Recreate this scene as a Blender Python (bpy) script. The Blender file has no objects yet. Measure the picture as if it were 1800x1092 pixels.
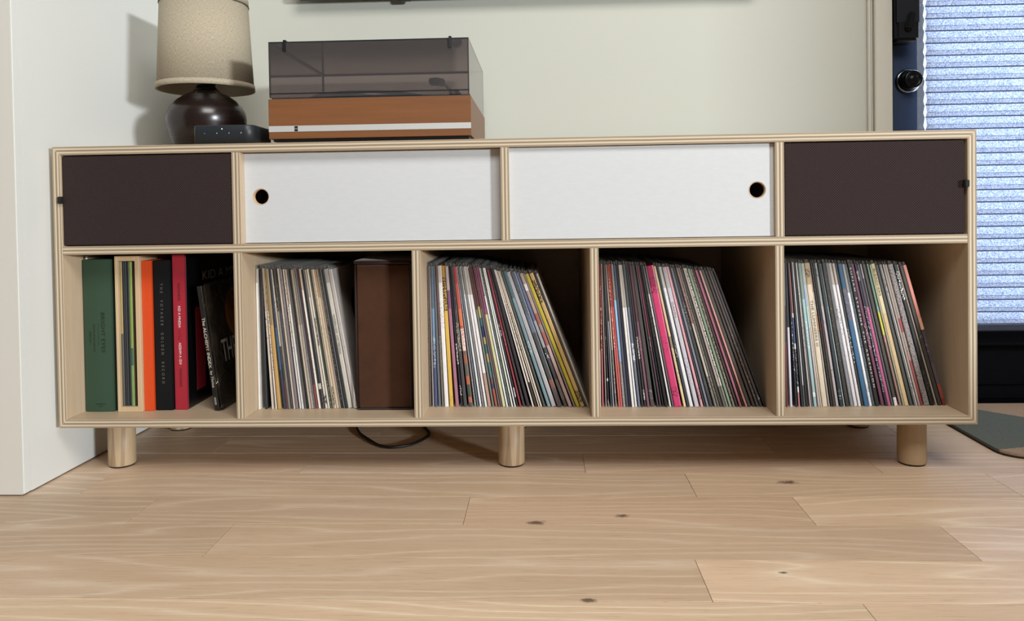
import bpy, bmesh, math, random
from mathutils import Vector, Matrix
random.seed(7)
S = bpy.context.scene
COL = S.collection
PI = math.pi

# ------------------------------------------------------------------ camera, light, exposure
# principal point and focal length measured for an 1800x1092 frame
F, CX, CY = 1340.52, 895.625, 389.677
YAW, PIT, ROL = 0.0394, 0.0187, -0.0155
cam_d = bpy.data.cameras.new('camera')
cam = bpy.data.objects.new('camera', cam_d); COL.objects.link(cam)
cam_d.sensor_fit = 'HORIZONTAL'; cam_d.sensor_width = 36.0
cam_d.lens = 36.0 * F / 1800
cam_d.shift_x = (900 - CX) / 1800
cam_d.shift_y = (CY - 546) / 1800
cam_d.clip_start = 0.02
_base = Matrix(((1, 0, 0), (0, 0, -1), (0, 1, 0)))
_rz = Matrix.Rotation(YAW, 3, 'Z')
_rx = Matrix(((1, 0, 0), (0, math.cos(PIT), -math.sin(PIT)), (0, math.sin(PIT), math.cos(PIT))))
_rr = Matrix(((math.cos(ROL), -math.sin(ROL), 0), (math.sin(ROL), math.cos(ROL), 0), (0, 0, 1)))
R3 = _rr @ _rx @ _base @ _rz.transposed()
right, down, fwd = R3[0], R3[1], R3[2]
cam.matrix_world = Matrix(((right[0], -down[0], -fwd[0], 1.0327), (right[1], -down[1], -fwd[1], -1.5814),
                           (right[2], -down[2], -fwd[2], 0.5699), (0, 0, 0, 1)))
S.camera = cam

W = bpy.data.worlds.new('room_light'); S.world = W; W.use_nodes = True
bg = W.node_tree.nodes['Background']
bg.inputs[0].default_value = (0.93, 0.96, 1.0, 1); bg.inputs[1].default_value = 0.08

def area(name, loc, target, sx, sy, energy, col):
    l = bpy.data.lights.new(name, 'AREA'); l.shape = 'RECTANGLE'; l.size = sx; l.size_y = sy
    l.energy = energy; l.color = col
    o = bpy.data.objects.new(name, l); COL.objects.link(o)
    o.location = loc
    o.rotation_euler = (Vector(target) - Vector(loc)).to_track_quat('-Z', 'Y').to_euler()
    return o
area('window_light_right', (7.4, -6.6, 1.45), (0.3, 0.2, 0.85), 0.9, 0.5, 850, (0.90, 0.96, 1.0))
area('ceiling_light', (1.5, -2.1, 2.6), (1.0, -0.2, 0.2), 1.5, 1.1, 84, (1.0, 0.97, 0.93))
area('daylight_behind_door', (2.55, 0.95, 1.0), (2.5, 0.0, 0.95), 1.1, 1.9, 62, (0.86, 0.93, 1.0))

S.view_settings.view_transform = 'Standard'; S.view_settings.look = 'None'
S.view_settings.gamma = 1.0; S.view_settings.use_curve_mapping = False
S.view_settings.exposure = -0.27

# ------------------------------------------------------------------ helpers
def lin(h):
    if isinstance(h, str):
        h = tuple(int(h[i:i + 2], 16) / 255 for i in (0, 2, 4))
    return tuple((c / 12.92 if c <= 0.04045 else ((c + 0.055) / 1.055) ** 2.4) for c in h)

class NT:
    """small node-graph helper"""
    def __init__(s, name):
        s.m = bpy.data.materials.new(name); s.m.use_nodes = True
        s.t = s.m.node_tree; s.b = s.t.nodes['Principled BSDF']; s.out = s.t.nodes['Material Output']
    def n(s, t, **k):
        x = s.t.nodes.new(t)
        for a, v in k.items(): setattr(x, a, v)
        return x
    def l(s, a, b): s.t.links.new(a, b)
    def val(s, sock, v):
        if hasattr(v, 'is_output') or isinstance(v, bpy.types.NodeSocket): s.l(v, sock)
        else: sock.default_value = v
    def math(s, op, a, b=0.0, c=None):
        x = s.n('ShaderNodeMath', operation=op); s.val(x.inputs[0], a); s.val(x.inputs[1], b)
        if c is not None: s.val(x.inputs[2], c)
        return x.outputs[0]
    def mix(s, f, a, b):
        x = s.n('ShaderNodeMix', data_type='RGBA'); s.val(x.inputs[0], f)
        s.val(x.inputs[6], a if not isinstance(a, tuple) else (*a[:3], 1)); s.val(x.inputs[7], b if not isinstance(b, tuple) else (*b[:3], 1))
        return x.outputs[2]
    def noise(s, vec, scale, detail=2, rough=0.5, dist=0.0):
        x = s.n('ShaderNodeTexNoise'); s.l(vec, x.inputs['Vector']); x.inputs['Scale'].default_value = scale
        x.inputs['Detail'].default_value = detail; x.inputs['Roughness'].default_value = rough; x.inputs['Distortion'].default_value = dist
        return x.outputs['Fac']
    def coord(s, which='Object'): return s.n('ShaderNodeTexCoord').outputs[which]
    def scale(s, vec, sx, sy, sz, loc=(0, 0, 0)):
        x = s.n('ShaderNodeMapping'); s.l(vec, x.inputs[0]); x.inputs['Scale'].default_value = (sx, sy, sz); x.inputs['Location'].default_value = loc
        return x.outputs[0]
    def ramp(s, f, stops, interp='LINEAR'):
        x = s.n('ShaderNodeValToRGB'); s.l(f, x.inputs[0]); r = x.color_ramp; r.interpolation = interp
        while len(r.elements) < len(stops): r.elements.new(0.5)
        for e, (p, c) in zip(r.elements, stops):
            e.position = p; e.color = (*c[:3], 1)
        return x.outputs[0]
    def bump(s, h, strength=0.2, dist=0.001):
        x = s.n('ShaderNodeBump'); s.l(h, x.inputs['Height']); x.inputs['Strength'].default_value = strength; x.inputs['Distance'].default_value = dist
        s.l(x.outputs[0], s.b.inputs['Normal'])
    def base(s, c): s.val(s.b.inputs['Base Color'], c if not isinstance(c, tuple) else (*c[:3], 1))
    def rough(s, r): s.val(s.b.inputs['Roughness'], r)

def plain(name, h, rough=0.5, metal=0.0, var=0.06, scale=60, spec=0.5):
    k = NT(name); c = lin(h)
    nz = k.noise(k.coord(), scale, 3)
    k.base(k.mix(nz, tuple(x * (1 - var) for x in c), tuple(min(1, x * (1 + var)) for x in c)))
    k.rough(rough); k.b.inputs['Metallic'].default_value = metal
    k.b.inputs['Specular IOR Level'].default_value = spec
    return k.m

def link(name, me, mat=None, parent=None, loc=(0, 0, 0)):
    o = bpy.data.objects.new(name, me); COL.objects.link(o)
    if mat and not me.materials: me.materials.append(mat)
    o.location = loc
    if parent: o.parent = parent
    return o

def tag(o, label=None, cat=None, group=None, kind=None):
    if label: o['label'] = label
    if cat: o['category'] = cat
    if group: o['group'] = group
    if kind: o['kind'] = kind
    return o

def thing(name, loc, label, cat, group=None):
    o = bpy.data.objects.new(name, None); COL.objects.link(o); o.location = loc; o.empty_display_size = 0.05
    return tag(o, label, cat, group)

class B:
    """collects geometry for one mesh"""
    def __init__(s): s.bm = bmesh.new()
    def box(s, x0, x1, y0, y1, z0, z1, mi=0):
        v = [s.bm.verts.new(p) for p in ((x0, y0, z0), (x1, y0, z0), (x1, y1, z0), (x0, y1, z0), (x0, y0, z1), (x1, y0, z1), (x1, y1, z1), (x0, y1, z1))]
        fs = []
        for q in ((0, 3, 2, 1), (4, 5, 6, 7), (0, 1, 5, 4), (1, 2, 6, 5), (2, 3, 7, 6), (3, 0, 4, 7)):
            f = s.bm.faces.new([v[i] for i in q]); f.material_index = mi; fs.append(f)
        return fs
    def hexa(s, pts, mi=0, front=None):
        v = [s.bm.verts.new(p) for p in pts]
        for i, q in enumerate(((0, 3, 2, 1), (4, 5, 6, 7), (0, 1, 5, 4), (1, 2, 6, 5), (2, 3, 7, 6), (3, 0, 4, 7))):
            f = s.bm.faces.new([v[j] for j in q]); f.material_index = mi
    def face(s, pts, mi=0):
        f = s.bm.faces.new([s.bm.verts.new(p) for p in pts]); f.material_index = mi; return f
    def lathe(s, prof, cx=0, cy=0, n=48, cap0=True, cap1=True, smooth=True, axis='z', mi=0):
        rings = []
        for r, z in prof:
            ring = []
            for i in range(n):
                a = 2 * PI * i / n
                p = (cx + r * math.cos(a), cy + r * math.sin(a), z) if axis == 'z' else (cx + r * math.cos(a), z, cy + r * math.sin(a))
                ring.append(s.bm.verts.new(p))
            rings.append(ring)
        for a, b in zip(rings, rings[1:]):
            for i in range(n):
                f = s.bm.faces.new((a[i], a[(i + 1) % n], b[(i + 1) % n], b[i])); f.smooth = smooth; f.material_index = mi
        if cap0: s.bm.faces.new(list(reversed(rings[0]))).material_index = mi
        if cap1: s.bm.faces.new(rings[-1]).material_index = mi
    def tube(s, pts, r, n=8, closed=False):
        pts = [Vector(p) for p in pts]; rings = []
        for i, p in enumerate(pts):
            d = (pts[min(i + 1, len(pts) - 1)] - pts[max(i - 1, 0)]).normalized()
            up = Vector((0, 0, 1)) if abs(d.z) < 0.9 else Vector((1, 0, 0))
            a = d.cross(up).normalized(); b = a.cross(d)
            rings.append([s.bm.verts.new(p + a * r * math.cos(2 * PI * k / n) + b * r * math.sin(2 * PI * k / n)) for k in range(n)])
        for a, b in zip(rings, rings[1:]):
            for k in range(n):
                s.bm.faces.new((a[k], a[(k + 1) % n], b[(k + 1) % n], b[k])).smooth = True
        s.bm.faces.new(list(reversed(rings[0]))); s.bm.faces.new(rings[-1])
    def bevel(s, w, seg=2, angle=0.6):
        s.bm.normal_update()
        es = [e for e in s.bm.edges if len(e.link_faces) == 2 and e.calc_face_angle(0) > angle]
        bmesh.ops.bevel(s.bm, geom=es, offset=w, segments=seg, affect='EDGES', clamp_overlap=True)
    def mesh(s, name, recalc=True):
        if recalc: bmesh.ops.recalc_face_normals(s.bm, faces=s.bm.faces)
        me = bpy.data.meshes.new(name); s.bm.to_mesh(me); s.bm.free(); return me
    def build(s, name, mats, parent=None, loc=(0, 0, 0)):
        me = s.mesh(name)
        for m in (mats if isinstance(mats, (list, tuple)) else [mats]): me.materials.append(m)
        return link(name, me, None, parent, loc)

def smooth_path(pts, n=8):
    pts = [Vector(p) for p in pts]; out = []
    P = [pts[0]] + pts + [pts[-1]]
    for i in range(1, len(P) - 2):
        p0, p1, p2, p3 = P[i - 1], P[i], P[i + 1], P[i + 2]
        for k in range(n):
            t = k / n
            out.append(0.5 * ((2 * p1) + (-p0 + p2) * t + (2 * p0 - 5 * p1 + 4 * p2 - p3) * t * t + (-p0 + 3 * p1 - 3 * p2 + p3) * t ** 3))
    out.append(pts[-1]); return out

def text(name, body, origin, udir, vdir, height, length, mat, parent, thick=0.0003, space=1.0, shear=0.0):
    """flat lettering: runs along udir from its centre, letter tops towards vdir, stretched to height x length"""
    cu = bpy.data.curves.new(name, 'FONT'); cu.body = body; cu.size = 1; cu.extrude = 0.0
    cu.space_character = space; cu.shear = shear
    to = bpy.data.objects.new(name + '_c', cu); COL.objects.link(to)
    dg = bpy.context.evaluated_depsgraph_get()
    me = bpy.data.meshes.new_from_object(to.evaluated_get(dg))
    bpy.data.objects.remove(to); bpy.data.curves.remove(cu)
    xs = [v.co.x for v in me.vertices]; ys = [v.co.y for v in me.vertices]
    x0, x1, y0, y1 = min(xs), max(xs), min(ys), max(ys)
    u, w = Vector(udir), Vector(vdir); nrm = u.cross(w)
    og = Vector(origin)
    for v in me.vertices:
        a = (v.co.x - (x0 + x1) / 2) / (x1 - x0) * length; b = (v.co.y - (y0 + y1) / 2) / (y1 - y0) * height
        v.co = og + u * a + w * b + nrm * thick
    me.materials.append(mat)
    return link(name, me, None, parent)
# ------------------------------------------------------------------ materials
def mat_ply_edge(name, axis, T0):
    """laminated edge: layers stacked along the given object axis, object origin on one face of the board"""
    k = NT(name); co = k.coord(); sp = k.n('ShaderNodeSeparateXYZ'); k.l(co, sp.inputs[0])
    a = sp.outputs[axis]; st = [2.5, 2.5, 2.5]; st['XYZ'.index(axis)] = 420
    fib = k.noise(k.scale(co, *[6 if s == 2.5 else 300 for s in st]), 1.0, 4, 0.6)
    pos = k.math('MULTIPLY', k.math('ADD', a, k.math('MULTIPLY', k.math('SUBTRACT', k.noise(co, 9, 2), 0.5), 0.0012)), 1 / T0)
    dk, lt, md = lin('716351'), lin('d0c0a6'), lin('9a876f')
    c = k.ramp(pos, [(0.0, lin('b0a595')), (0.05, dk), (0.19, md), (0.26, lt), (0.36, lt), (0.43, dk), (0.57, dk), (0.64, lt), (0.75, lt), (0.81, md), (0.95, dk), (1.0, lin('b0a595'))])
    k.base(k.mix(k.math('MULTIPLY', fib, 0.5), c, lin('b8a68c')))
    k.rough(0.6); k.bump(fib, 0.15, 0.0006); return k.m

def mat_veneer(name, h1, h2, along='X', glos=0.45):
    k = NT(name); co = k.coord()
    s = {'X': (1.5, 18, 18), 'Z': (18, 18, 1.5), 'Y': (18, 1.5, 18)}[along]
    g = k.noise(k.scale(co, *s), 3.0, 6, 0.65, 0.6)
    f = k.noise(k.scale(co, *[x * 9 for x in s]), 3.0, 3, 0.6)
    k.base(k.mix(k.math('ADD', k.math('MULTIPLY', g, 0.75), k.math('MULTIPLY', f, 0.25)), lin(h1), lin(h2)))
    k.rough(glos); k.bump(f, 0.06, 0.0005); return k.m

TH = 0.018
M_EZ = mat_ply_edge('plywood_edge_horizontal', 'Z', TH)
M_EX = mat_ply_edge('plywood_edge_vertical', 'X', TH)
M_VEN = mat_veneer('birch_veneer', 'b29a7d', 'd3bfa4', 'X')
M_VENZ = mat_veneer('birch_veneer_upright', 'b29a7d', 'd3bfa4', 'Z')
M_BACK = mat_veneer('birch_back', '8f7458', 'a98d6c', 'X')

def mat_wall(name, h, bump=0.04):
    k = NT(name); co = k.coord(); n1 = k.noise(co, 2.0, 3); n2 = k.noise(co, 420, 2)
    c = lin(h)
    k.base(k.mix(n1, tuple(x * 0.975 for x in c), c)); k.rough(0.62); k.bump(n2, bump, 0.0008); return k.m
M_WALL = mat_wall('painted_wall', 'bdbdb1')
M_TRIM = mat_wall('painted_trim', 'cac7bb', 0.02)
M_WHITEBOARD = mat_wall('painted_panel', 'd8d9d5', 0.02)

def mat_floor():
    k = NT('oak_plank'); co = k.coord(); oi = k.n('ShaderNodeObjectInfo')
    rnd = oi.outputs['Random']
    ofs = k.n('ShaderNodeCombineXYZ'); k.l(k.math('MULTIPLY', rnd, 37.0), ofs.inputs[0]); k.l(k.math('MULTIPLY', rnd, 91.0), ofs.inputs[1])
    va = k.n('ShaderNodeVectorMath', operation='ADD'); k.l(co, va.inputs[0]); k.l(ofs.outputs[0], va.inputs[1]); v = va.outputs[0]
    fine = k.noise(k.scale(v, 5, 240, 1), 1.0, 4, 0.7)
    warp = k.noise(k.scale(v, 0.85, 6.5, 1), 1.0, 2, 0.4)
    spx = k.n('ShaderNodeSeparateXYZ'); k.l(v, spx.inputs[0])
    ring = k.math('FRACT', k.math('ADD', k.math('MULTIPLY', warp, 11.0), k.math('ADD', k.math('MULTIPLY', spx.outputs[1], 26.0), k.math('MULTIPLY', fine, 0.30))))
    cath = k.math('PINGPONG', ring, 0.5); cath = k.math('MULTIPLY', cath, 2.0)
    cath = k.math('POWER', cath, 4.5)
    pore = k.noise(k.scale(v, 14, 520, 1), 1.0, 2, 0.6)
    broad = k.noise(k.scale(v, 1.2, 9, 1), 1.0, 3, 0.6)
    broad = k.math('ADD', k.math('MULTIPLY', broad, .6), k.math('MULTIPLY', fine, .4))
    c = k.mix(broad, lin('c2a486'), lin('ecd3b8'))
    c = k.mix(k.math('MULTIPLY', k.math('MULTIPLY', cath, k.math('MULTIPLY', fine, 1.6)), k.noise(k.scale(v, .7, 3, 1, (5, 5, 0)), 1.0, 2, .5)), c, lin('fcefdb'))
    c = k.mix(k.math('MULTIPLY', k.math('GREATER_THAN', pore, 0.60), 0.22), c, lin('8a6a4b'))
    # plank tint, with window light painted in, kept on each object
    hs = k.n('ShaderNodeMix', data_type='RGBA', blend_type='MULTIPLY'); hs.inputs[0].default_value = 1.0
    k.l(c, hs.inputs[6]); k.l(oi.outputs['Color'], hs.inputs[7]); c = hs.outputs[2]
    # knots at fixed places of the boards
    pos = k.n('ShaderNodeNewGeometry').outputs['Position']; sp = k.n('ShaderNodeSeparateXYZ'); k.l(pos, sp.inputs[0])
    nz = k.noise(pos, 90, 2)
    for (x, y, r) in ((1.531, -0.0146, .011), (1.1746, -0.1842, .008), (1.0191, -0.2148, .010), (1.0948, -0.487, .007), (1.4, -0.40, .004)):
        dx = k.math('MULTIPLY', k.math('SUBTRACT', sp.outputs[0], x), 0.55); dy = k.math('SUBTRACT', sp.outputs[1], y)
        dd = k.math('SQRT', k.math('ADD', k.math('MULTIPLY', dx, dx), k.math('MULTIPLY', dy, dy)))
        dd = k.math('ADD', dd, k.math('MULTIPLY', k.math('SUBTRACT', nz, 0.5), r * 1.6))
        m = k.n('ShaderNodeMapRange'); k.l(dd, m.inputs[0]); m.inputs[1].default_value = r * 0.35; m.inputs[2].default_value = r * 1.15
        m.inputs[3].default_value = 0.85; m.inputs[4].default_value = 0.0
        c = k.mix(m.outputs[0], c, lin('5a4230'))
    k.base(c); k.rough(k.math('ADD', 0.42, k.math('MULTIPLY', fine, 0.14))); k.bump(fine, 0.10, 0.0006)
    k.b.inputs['Specular IOR Level'].default_value = 0.4
    return k.m
M_FLOOR = mat_floor()
M_SUB = plain('subfloor', '4a3826', 0.9)

# ------------------------------------------------------------------ the setting
CABW, CABL, CABH, CABD, MID = 1.9185, 0.113, 0.600, 0.485, 0.388
YB = 0.565                                          # back wall

b = B(); b.box(-2.6, 4.6, -4.2, 0.9, -0.06, -0.0152)
floor = tag(b.build('floor', M_SUB), 'pale oak plank floor', None, None, 'structure')
TILT = -0.00584
WD, Y0 = 0.13274, 0.18116
rows = {-3: [0.35, 1.60], -2: [0.62, 1.90], -1: [0.25, 1.5635], 0: [0.501, 1.1226, 1.745], 1: [0.0896, 1.3317, 1.952], 2: [0.2645, 0.8882, 1.5144],
        3: [0.4693, 1.7254], 4: [-0.62, 1.2757], 5: [0.05, 1.4853], 6: [0.75], 7: [0.2, 1.5], 8: [0.9], 9: [0.4], 10: [1.1], 11: [0.1], 12: [1.3], 13: [0.6]}
tints_and_light = {(0, 0): (.95, .93, .92), (0, 1): (.9, .9, .92), (0, 2): (.93, .91, .9), (0, 3): (1.0, .99, 1.0), (1, 0): (.95, .96, .97), (1, 1): (.98, .97, .94), (1, 2): (1.04, 1.01, .96), (1, 3): (1.1, 1.1, 1.14),
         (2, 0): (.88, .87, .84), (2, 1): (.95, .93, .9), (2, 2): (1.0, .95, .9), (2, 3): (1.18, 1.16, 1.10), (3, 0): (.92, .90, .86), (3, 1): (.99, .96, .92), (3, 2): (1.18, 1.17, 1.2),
         (4, 1): (1.0, .97, .93), (4, 2): (1.22, 1.19, 1.14), (5, 1): (1.12, 1.1, 1.04), (5, 2): (1.2, 1.17, 1.12), (5, 0): (1.12, 1.1, 1.05)}  # board variation, plus window light painted in: right planks lighter, left ones darker
ct, sn = math.cos(TILT), math.sin(TILT)
n_pl = 0
for k_, joints in rows.items():
    xs = [-2.4] + joints + [4.2]
    y1, y0 = Y0 - k_ * WD, Y0 - (k_ + 1) * WD
    for i in range(len(xs) - 1):
        a, c_ = xs[i] + 0.0004, xs[i + 1] - 0.0004
        cx_, cy_ = (a + c_) / 2, (y0 + y1) / 2
        hx, hy = (c_ - a) / 2, WD / 2 - 0.0008
        bb = B(); ch = 0.0003
        lo = [(-hx, -hy), (hx, -hy), (hx, hy), (-hx, hy)]
        v0 = [bb.bm.verts.new((x, y, -0.015)) for x, y in lo]
        v1 = [bb.bm.verts.new((x, y, -ch)) for x, y in lo]
        v2 = [bb.bm.verts.new((x - math.copysign(ch, x), y - math.copysign(ch, y), 0)) for x, y in lo]
        for A_, B_ in ((v0, v1), (v1, v2)):
            for j in range(4): bb.bm.faces.new((A_[j], A_[(j + 1) % 4], B_[(j + 1) % 4], B_[j]))
        bb.bm.faces.new(v2)
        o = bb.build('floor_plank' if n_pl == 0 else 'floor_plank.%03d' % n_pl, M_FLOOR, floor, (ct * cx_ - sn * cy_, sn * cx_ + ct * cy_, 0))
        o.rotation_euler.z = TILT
        t_ = tints_and_light.get((k_, i)) or (lambda q: (q, q * .99, q * .97))(random.uniform(.94, 1.06))
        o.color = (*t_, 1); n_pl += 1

# back wall and left wall (left wall runs very slightly askew behind the cabinet)
b = B(); b.box(-0.3, 2.0, YB, YB + 0.1, 0.0, 2.6); b.box(1.99, 3.4, YB + 0.02, YB + 0.1, 2.12, 2.6); b.box(3.05, 3.4, YB, YB + 0.1, 0, 2.12)
tag(b.build('wall_back', M_WALL), 'pale grey green painted back wall', None, None, 'structure')
def wx(y): return -0.0155 + 0.029 * y
b = B()
b.hexa([(wx(-.066), -.066, 0.004), (wx(.6), .6, 0.004), (-.16, .6, 0.004), (-.16, -.066, 0.004), (wx(-.066), -.066, 2.6), (wx(.6), .6, 2.6), (-.16, .6, 2.6), (-.16, -.066, 2.6)])
tag(b.build('wall_left', M_WHITEBOARD), 'white painted wall beside the cabinet', None, None, 'structure')
b = B(); b.hexa([(wx(-.0875), -.0875, 0.004), (wx(-.0668), -.0668, 0.004), (-.16, -.0668, 0.004), (-.16, -.0875, 0.004), (wx(-.0875), -.0875, 2.6), (wx(-.0668), -.0668, 2.6), (-.16, -.0668, 2.6), (-.16, -.0875, 2.6)]); b.bevel(.0012, 2)
tag(b.build('trim_5', M_WHITEBOARD), 'white painted edge strip of the left wall', None, None, 'structure')
b = B(); b.box(-2.4, wx(-.0895) - .0016, -.0895, -.0879, 0.004, 2.6)
tag(b.build('trim_1', mat_wall('painted_end_face', 'd2cec5', 0.02)), 'grey white painted end face of the left wall', None, None, 'structure')

# door casing on the right of the back wall
b = B()
b.box(1.9395, 1.9475, YB - 0.009, YB - 0.0002, 0.0, 2.13)
b.box(1.9475, 1.9540, YB - 0.005, YB - 0.0002, 0.0, 2.13)
b.box(1.9540, 2.0010, YB - 0.020, YB - 0.0002, 0.0, 2.13)
b.bevel(0.002, 2)
tag(b.build('trim_2', M_TRIM), 'pale painted door casing with a stepped inner edge', None, None, 'structure')
b = B(); b.box(3.04, 3.10, YB - 0.02, YB - 0.0002, 0.0, 2.13); b.box(1.9540, 3.10, YB - 0.02, YB - 0.0002, 2.1305, 2.19)
tag(b.build('trim_3', M_TRIM), 'pale painted far side and head of the door casing', None, None, 'structure')

# unseen right wall, added with a window opening shaped to cut the side light
b = B(); RX = 3.45
b.box(RX, RX + .12, -4.2, YB + .1, 0, .535); b.box(RX, RX + .12, -4.2, YB + .1, 2.15, 2.6)
b.box(RX, RX + .12, -4.2, -3.90, .535, 2.15); b.box(RX, RX + .12, -1.56, YB + .1, .535, 2.15)
tag(b.build('wall_right_added', M_WALL), 'added right wall with a window cut to shape the side light, out of view', None, None, 'structure')
b = B()
for q in ((-3.90, -3.85, .535, 2.15), (-1.61, -1.56, .535, 2.15), (-3.8495, -1.6105, .535, .55), (-3.8495, -1.6105, 2.10, 2.15)): b.box(RX + .02, RX + .09, q[0] + .0005, q[1] - .0005, q[2] + .0005, q[3] - .0005)
tag(b.build('window_1', M_TRIM), 'added painted frame of the side window, out of view', None, None, 'structure')
M_NAVY = plain('navy_door_paint_lit', '2b3850', 0.42, 0, 0.05, 30, .3)  # door paint lightened: the glow from the shade is put into the colour
M_NAVY_SHADED = plain('navy_door_paint_shaded', '0a0d15', 0.6, 0, 0.05, 30, .12)  # same door paint darkened: shade on the lower door is put into the colour
M_JAMB = plain('black_weatherstrip', '0d0f12', 0.7)
M_BLACKMETAL = plain('black_metal', '101214', 0.32, 0.6, 0.1)
M_BLACKPL = plain('black_plastic', '15171a', 0.42, 0, 0.1)
DY = 0.600                                           # front face of the door
b = B(); b.box(2.0015, 2.0145, YB + 0.006, YB + 0.1, 0, 2.12); b.box(3.03, 3.05, YB + 0.006, YB + 0.1, 0, 2.12)
tag(b.build('door_2', M_JAMB), 'black frame around the navy door', None, None, 'structure')
dr = bpy.data.objects.new('door_1', None); COL.objects.link(dr); dr.location = (2.5, DY, 0)
tag(dr, 'navy entrance door with a glazed upper half', None, None, 'structure')
def dpart(name, m, bv, *boxes):
    b = B()
    for q in boxes: b.box(q[0] - 2.5, q[1] - 2.5, q[2] - DY, q[3] - DY, q[4], q[5])
    if bv: b.bevel(bv, 2)
    return b.build(name, m, dr)
dpart('stile', M_NAVY, .002, (2.0165, 2.0935, DY, DY + .045, .012, 2.10))
dpart('stile', M_NAVY, .002, (2.93, 3.028, DY, DY + .045, .012, 2.10))
dpart('bottom_rail', M_NAVY_SHADED, .002, (2.094, 2.9295, DY, DY + .045, .012, .046))
dpart('lower_panel', M_NAVY_SHADED, .003, (2.094, 2.9295, DY + .012, DY + .045, .0465, .158))
dpart('lock_rail', M_NAVY_SHADED, .003, (2.094, 2.9295, DY - .001, DY + .045, .1585, .215))
dpart('moulding', M_NAVY_SHADED, .002, (2.094, 2.9295, DY - .010, DY - .0012, .163, .172))
dpart('top_rail', M_NAVY, .002, (2.094, 2.9295, DY, DY + .045, 1.98, 2.10))
k = NT('door_glass'); gt = k.n('ShaderNodeBsdfTransparent'); gg = k.n('ShaderNodeBsdfGlossy'); gg.inputs['Roughness'].default_value = 0.02
mx = k.n('ShaderNodeMixShader'); mx.inputs[0].default_value = 0.06; k.l(gt.outputs[0], mx.inputs[1]); k.l(gg.outputs[0], mx.inputs[2]); k.l(mx.outputs[0], k.out.inputs[0])
dpart('glass_pane', k.m, 0, (2.094, 2.9295, DY + .034, DY + .039, .216, 1.979))
b = B(); b.box(2.0015, 3.05, DY - .005, DY + 0.06, 0.0, 0.011)
tag(b.build('trim_4', M_BLACKMETAL), 'dark door sill', None, None, 'structure')

# honeycomb shade hung on the door
k = NT('honeycomb_fabric'); co = k.coord(); sp1 = k.noise(co, 240, 3, 0.75); sp2 = k.noise(k.scale(co, 1, 1, 1.6), 520, 2, 0.6)
f = k.math('ADD', k.math('MULTIPLY', sp1, 0.6), k.math('MULTIPLY', sp2, 0.4))
cc = k.ramp(f, [(0.40, lin('8494b4')), (0.50, lin('c6d2e6')), (0.60, lin('fbfdff'))])
df = k.n('ShaderNodeBsdfDiffuse'); tr = k.n('ShaderNodeBsdfTranslucent'); k.l(cc, df.inputs[0]); k.l(cc, tr.inputs[0])
mx = k.n('ShaderNodeMixShader'); mx.inputs[0].default_value = 0.62; k.l(df.outputs[0], mx.inputs[1]); k.l(tr.outputs[0], mx.inputs[2]); k.l(mx.outputs[0], k.out.inputs[0])
M_SHADE = k.m
M_SHADE_DIM = M_SHADE.copy(); M_SHADE_DIM.name = 'honeycomb_shaded_facet'; [n_ for n_ in M_SHADE_DIM.node_tree.nodes if n_.type == 'MIX_SHADER'][0].inputs[0].default_value = 0.45  # dimmer copy of the same fabric: facet shading put into the material
M_SEAM = M_SHADE.copy(); M_SEAM.name = 'honeycomb_glued_seam'; [setattr(e_, 'color', (.10, .13, .22, 1)) for e_ in [n_ for n_ in M_SEAM.node_tree.nodes if n_.type == 'VALTORGB'][0].color_ramp.elements]; [n_ for n_ in M_SEAM.node_tree.nodes if n_.type == 'MIX_SHADER'][0].inputs[0].default_value = 0.05
shade = thing('cellular_shade', (2.5, DY - .02, 0.2), 'pale blue white pleated cellular shade hanging on the navy door', 'window shade')
b = B(); pitch = 0.0337; x0, x1 = 2.0990 - 2.5, 2.94 - 2.5
for i in range(52):
    zz = 0.026 + i * pitch
    # each cell is an open ended tube: glued seam, rear wall, sloping front walls
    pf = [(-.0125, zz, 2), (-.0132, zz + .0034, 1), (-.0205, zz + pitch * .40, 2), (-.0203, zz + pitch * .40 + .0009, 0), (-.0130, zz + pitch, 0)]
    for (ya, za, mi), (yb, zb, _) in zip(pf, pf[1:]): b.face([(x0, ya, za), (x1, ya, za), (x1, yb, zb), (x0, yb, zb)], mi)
    pb_ = [(-.0085, zz), (-.0005, zz + pitch * .4), (-.0085, zz + pitch)]
    for (ya, za), (yb, zb) in zip(pb_, pb_[1:]): b.face([(x1, ya, za), (x0, ya, za), (x0, yb, zb), (x1, yb, zb)], 0)
    b.face([(x0, -.0125, zz), (x1, -.0125, zz), (x1, -.0085, zz), (x0, -.0085, zz)], 0)
o = b.build('pleated_fabric', [M_SHADE, M_SHADE_DIM, M_SEAM], shade)
M_RAIL = plain('shade_rail', '434d62', 0.5, 0, .15, 220)
b = B(); b.box(x0 + .002, x1 - .002, -.017, -.0015, 0.008, 0.0255); b.bevel(.003, 2)
b.build('bottom_rail', M_RAIL, shade)

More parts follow.
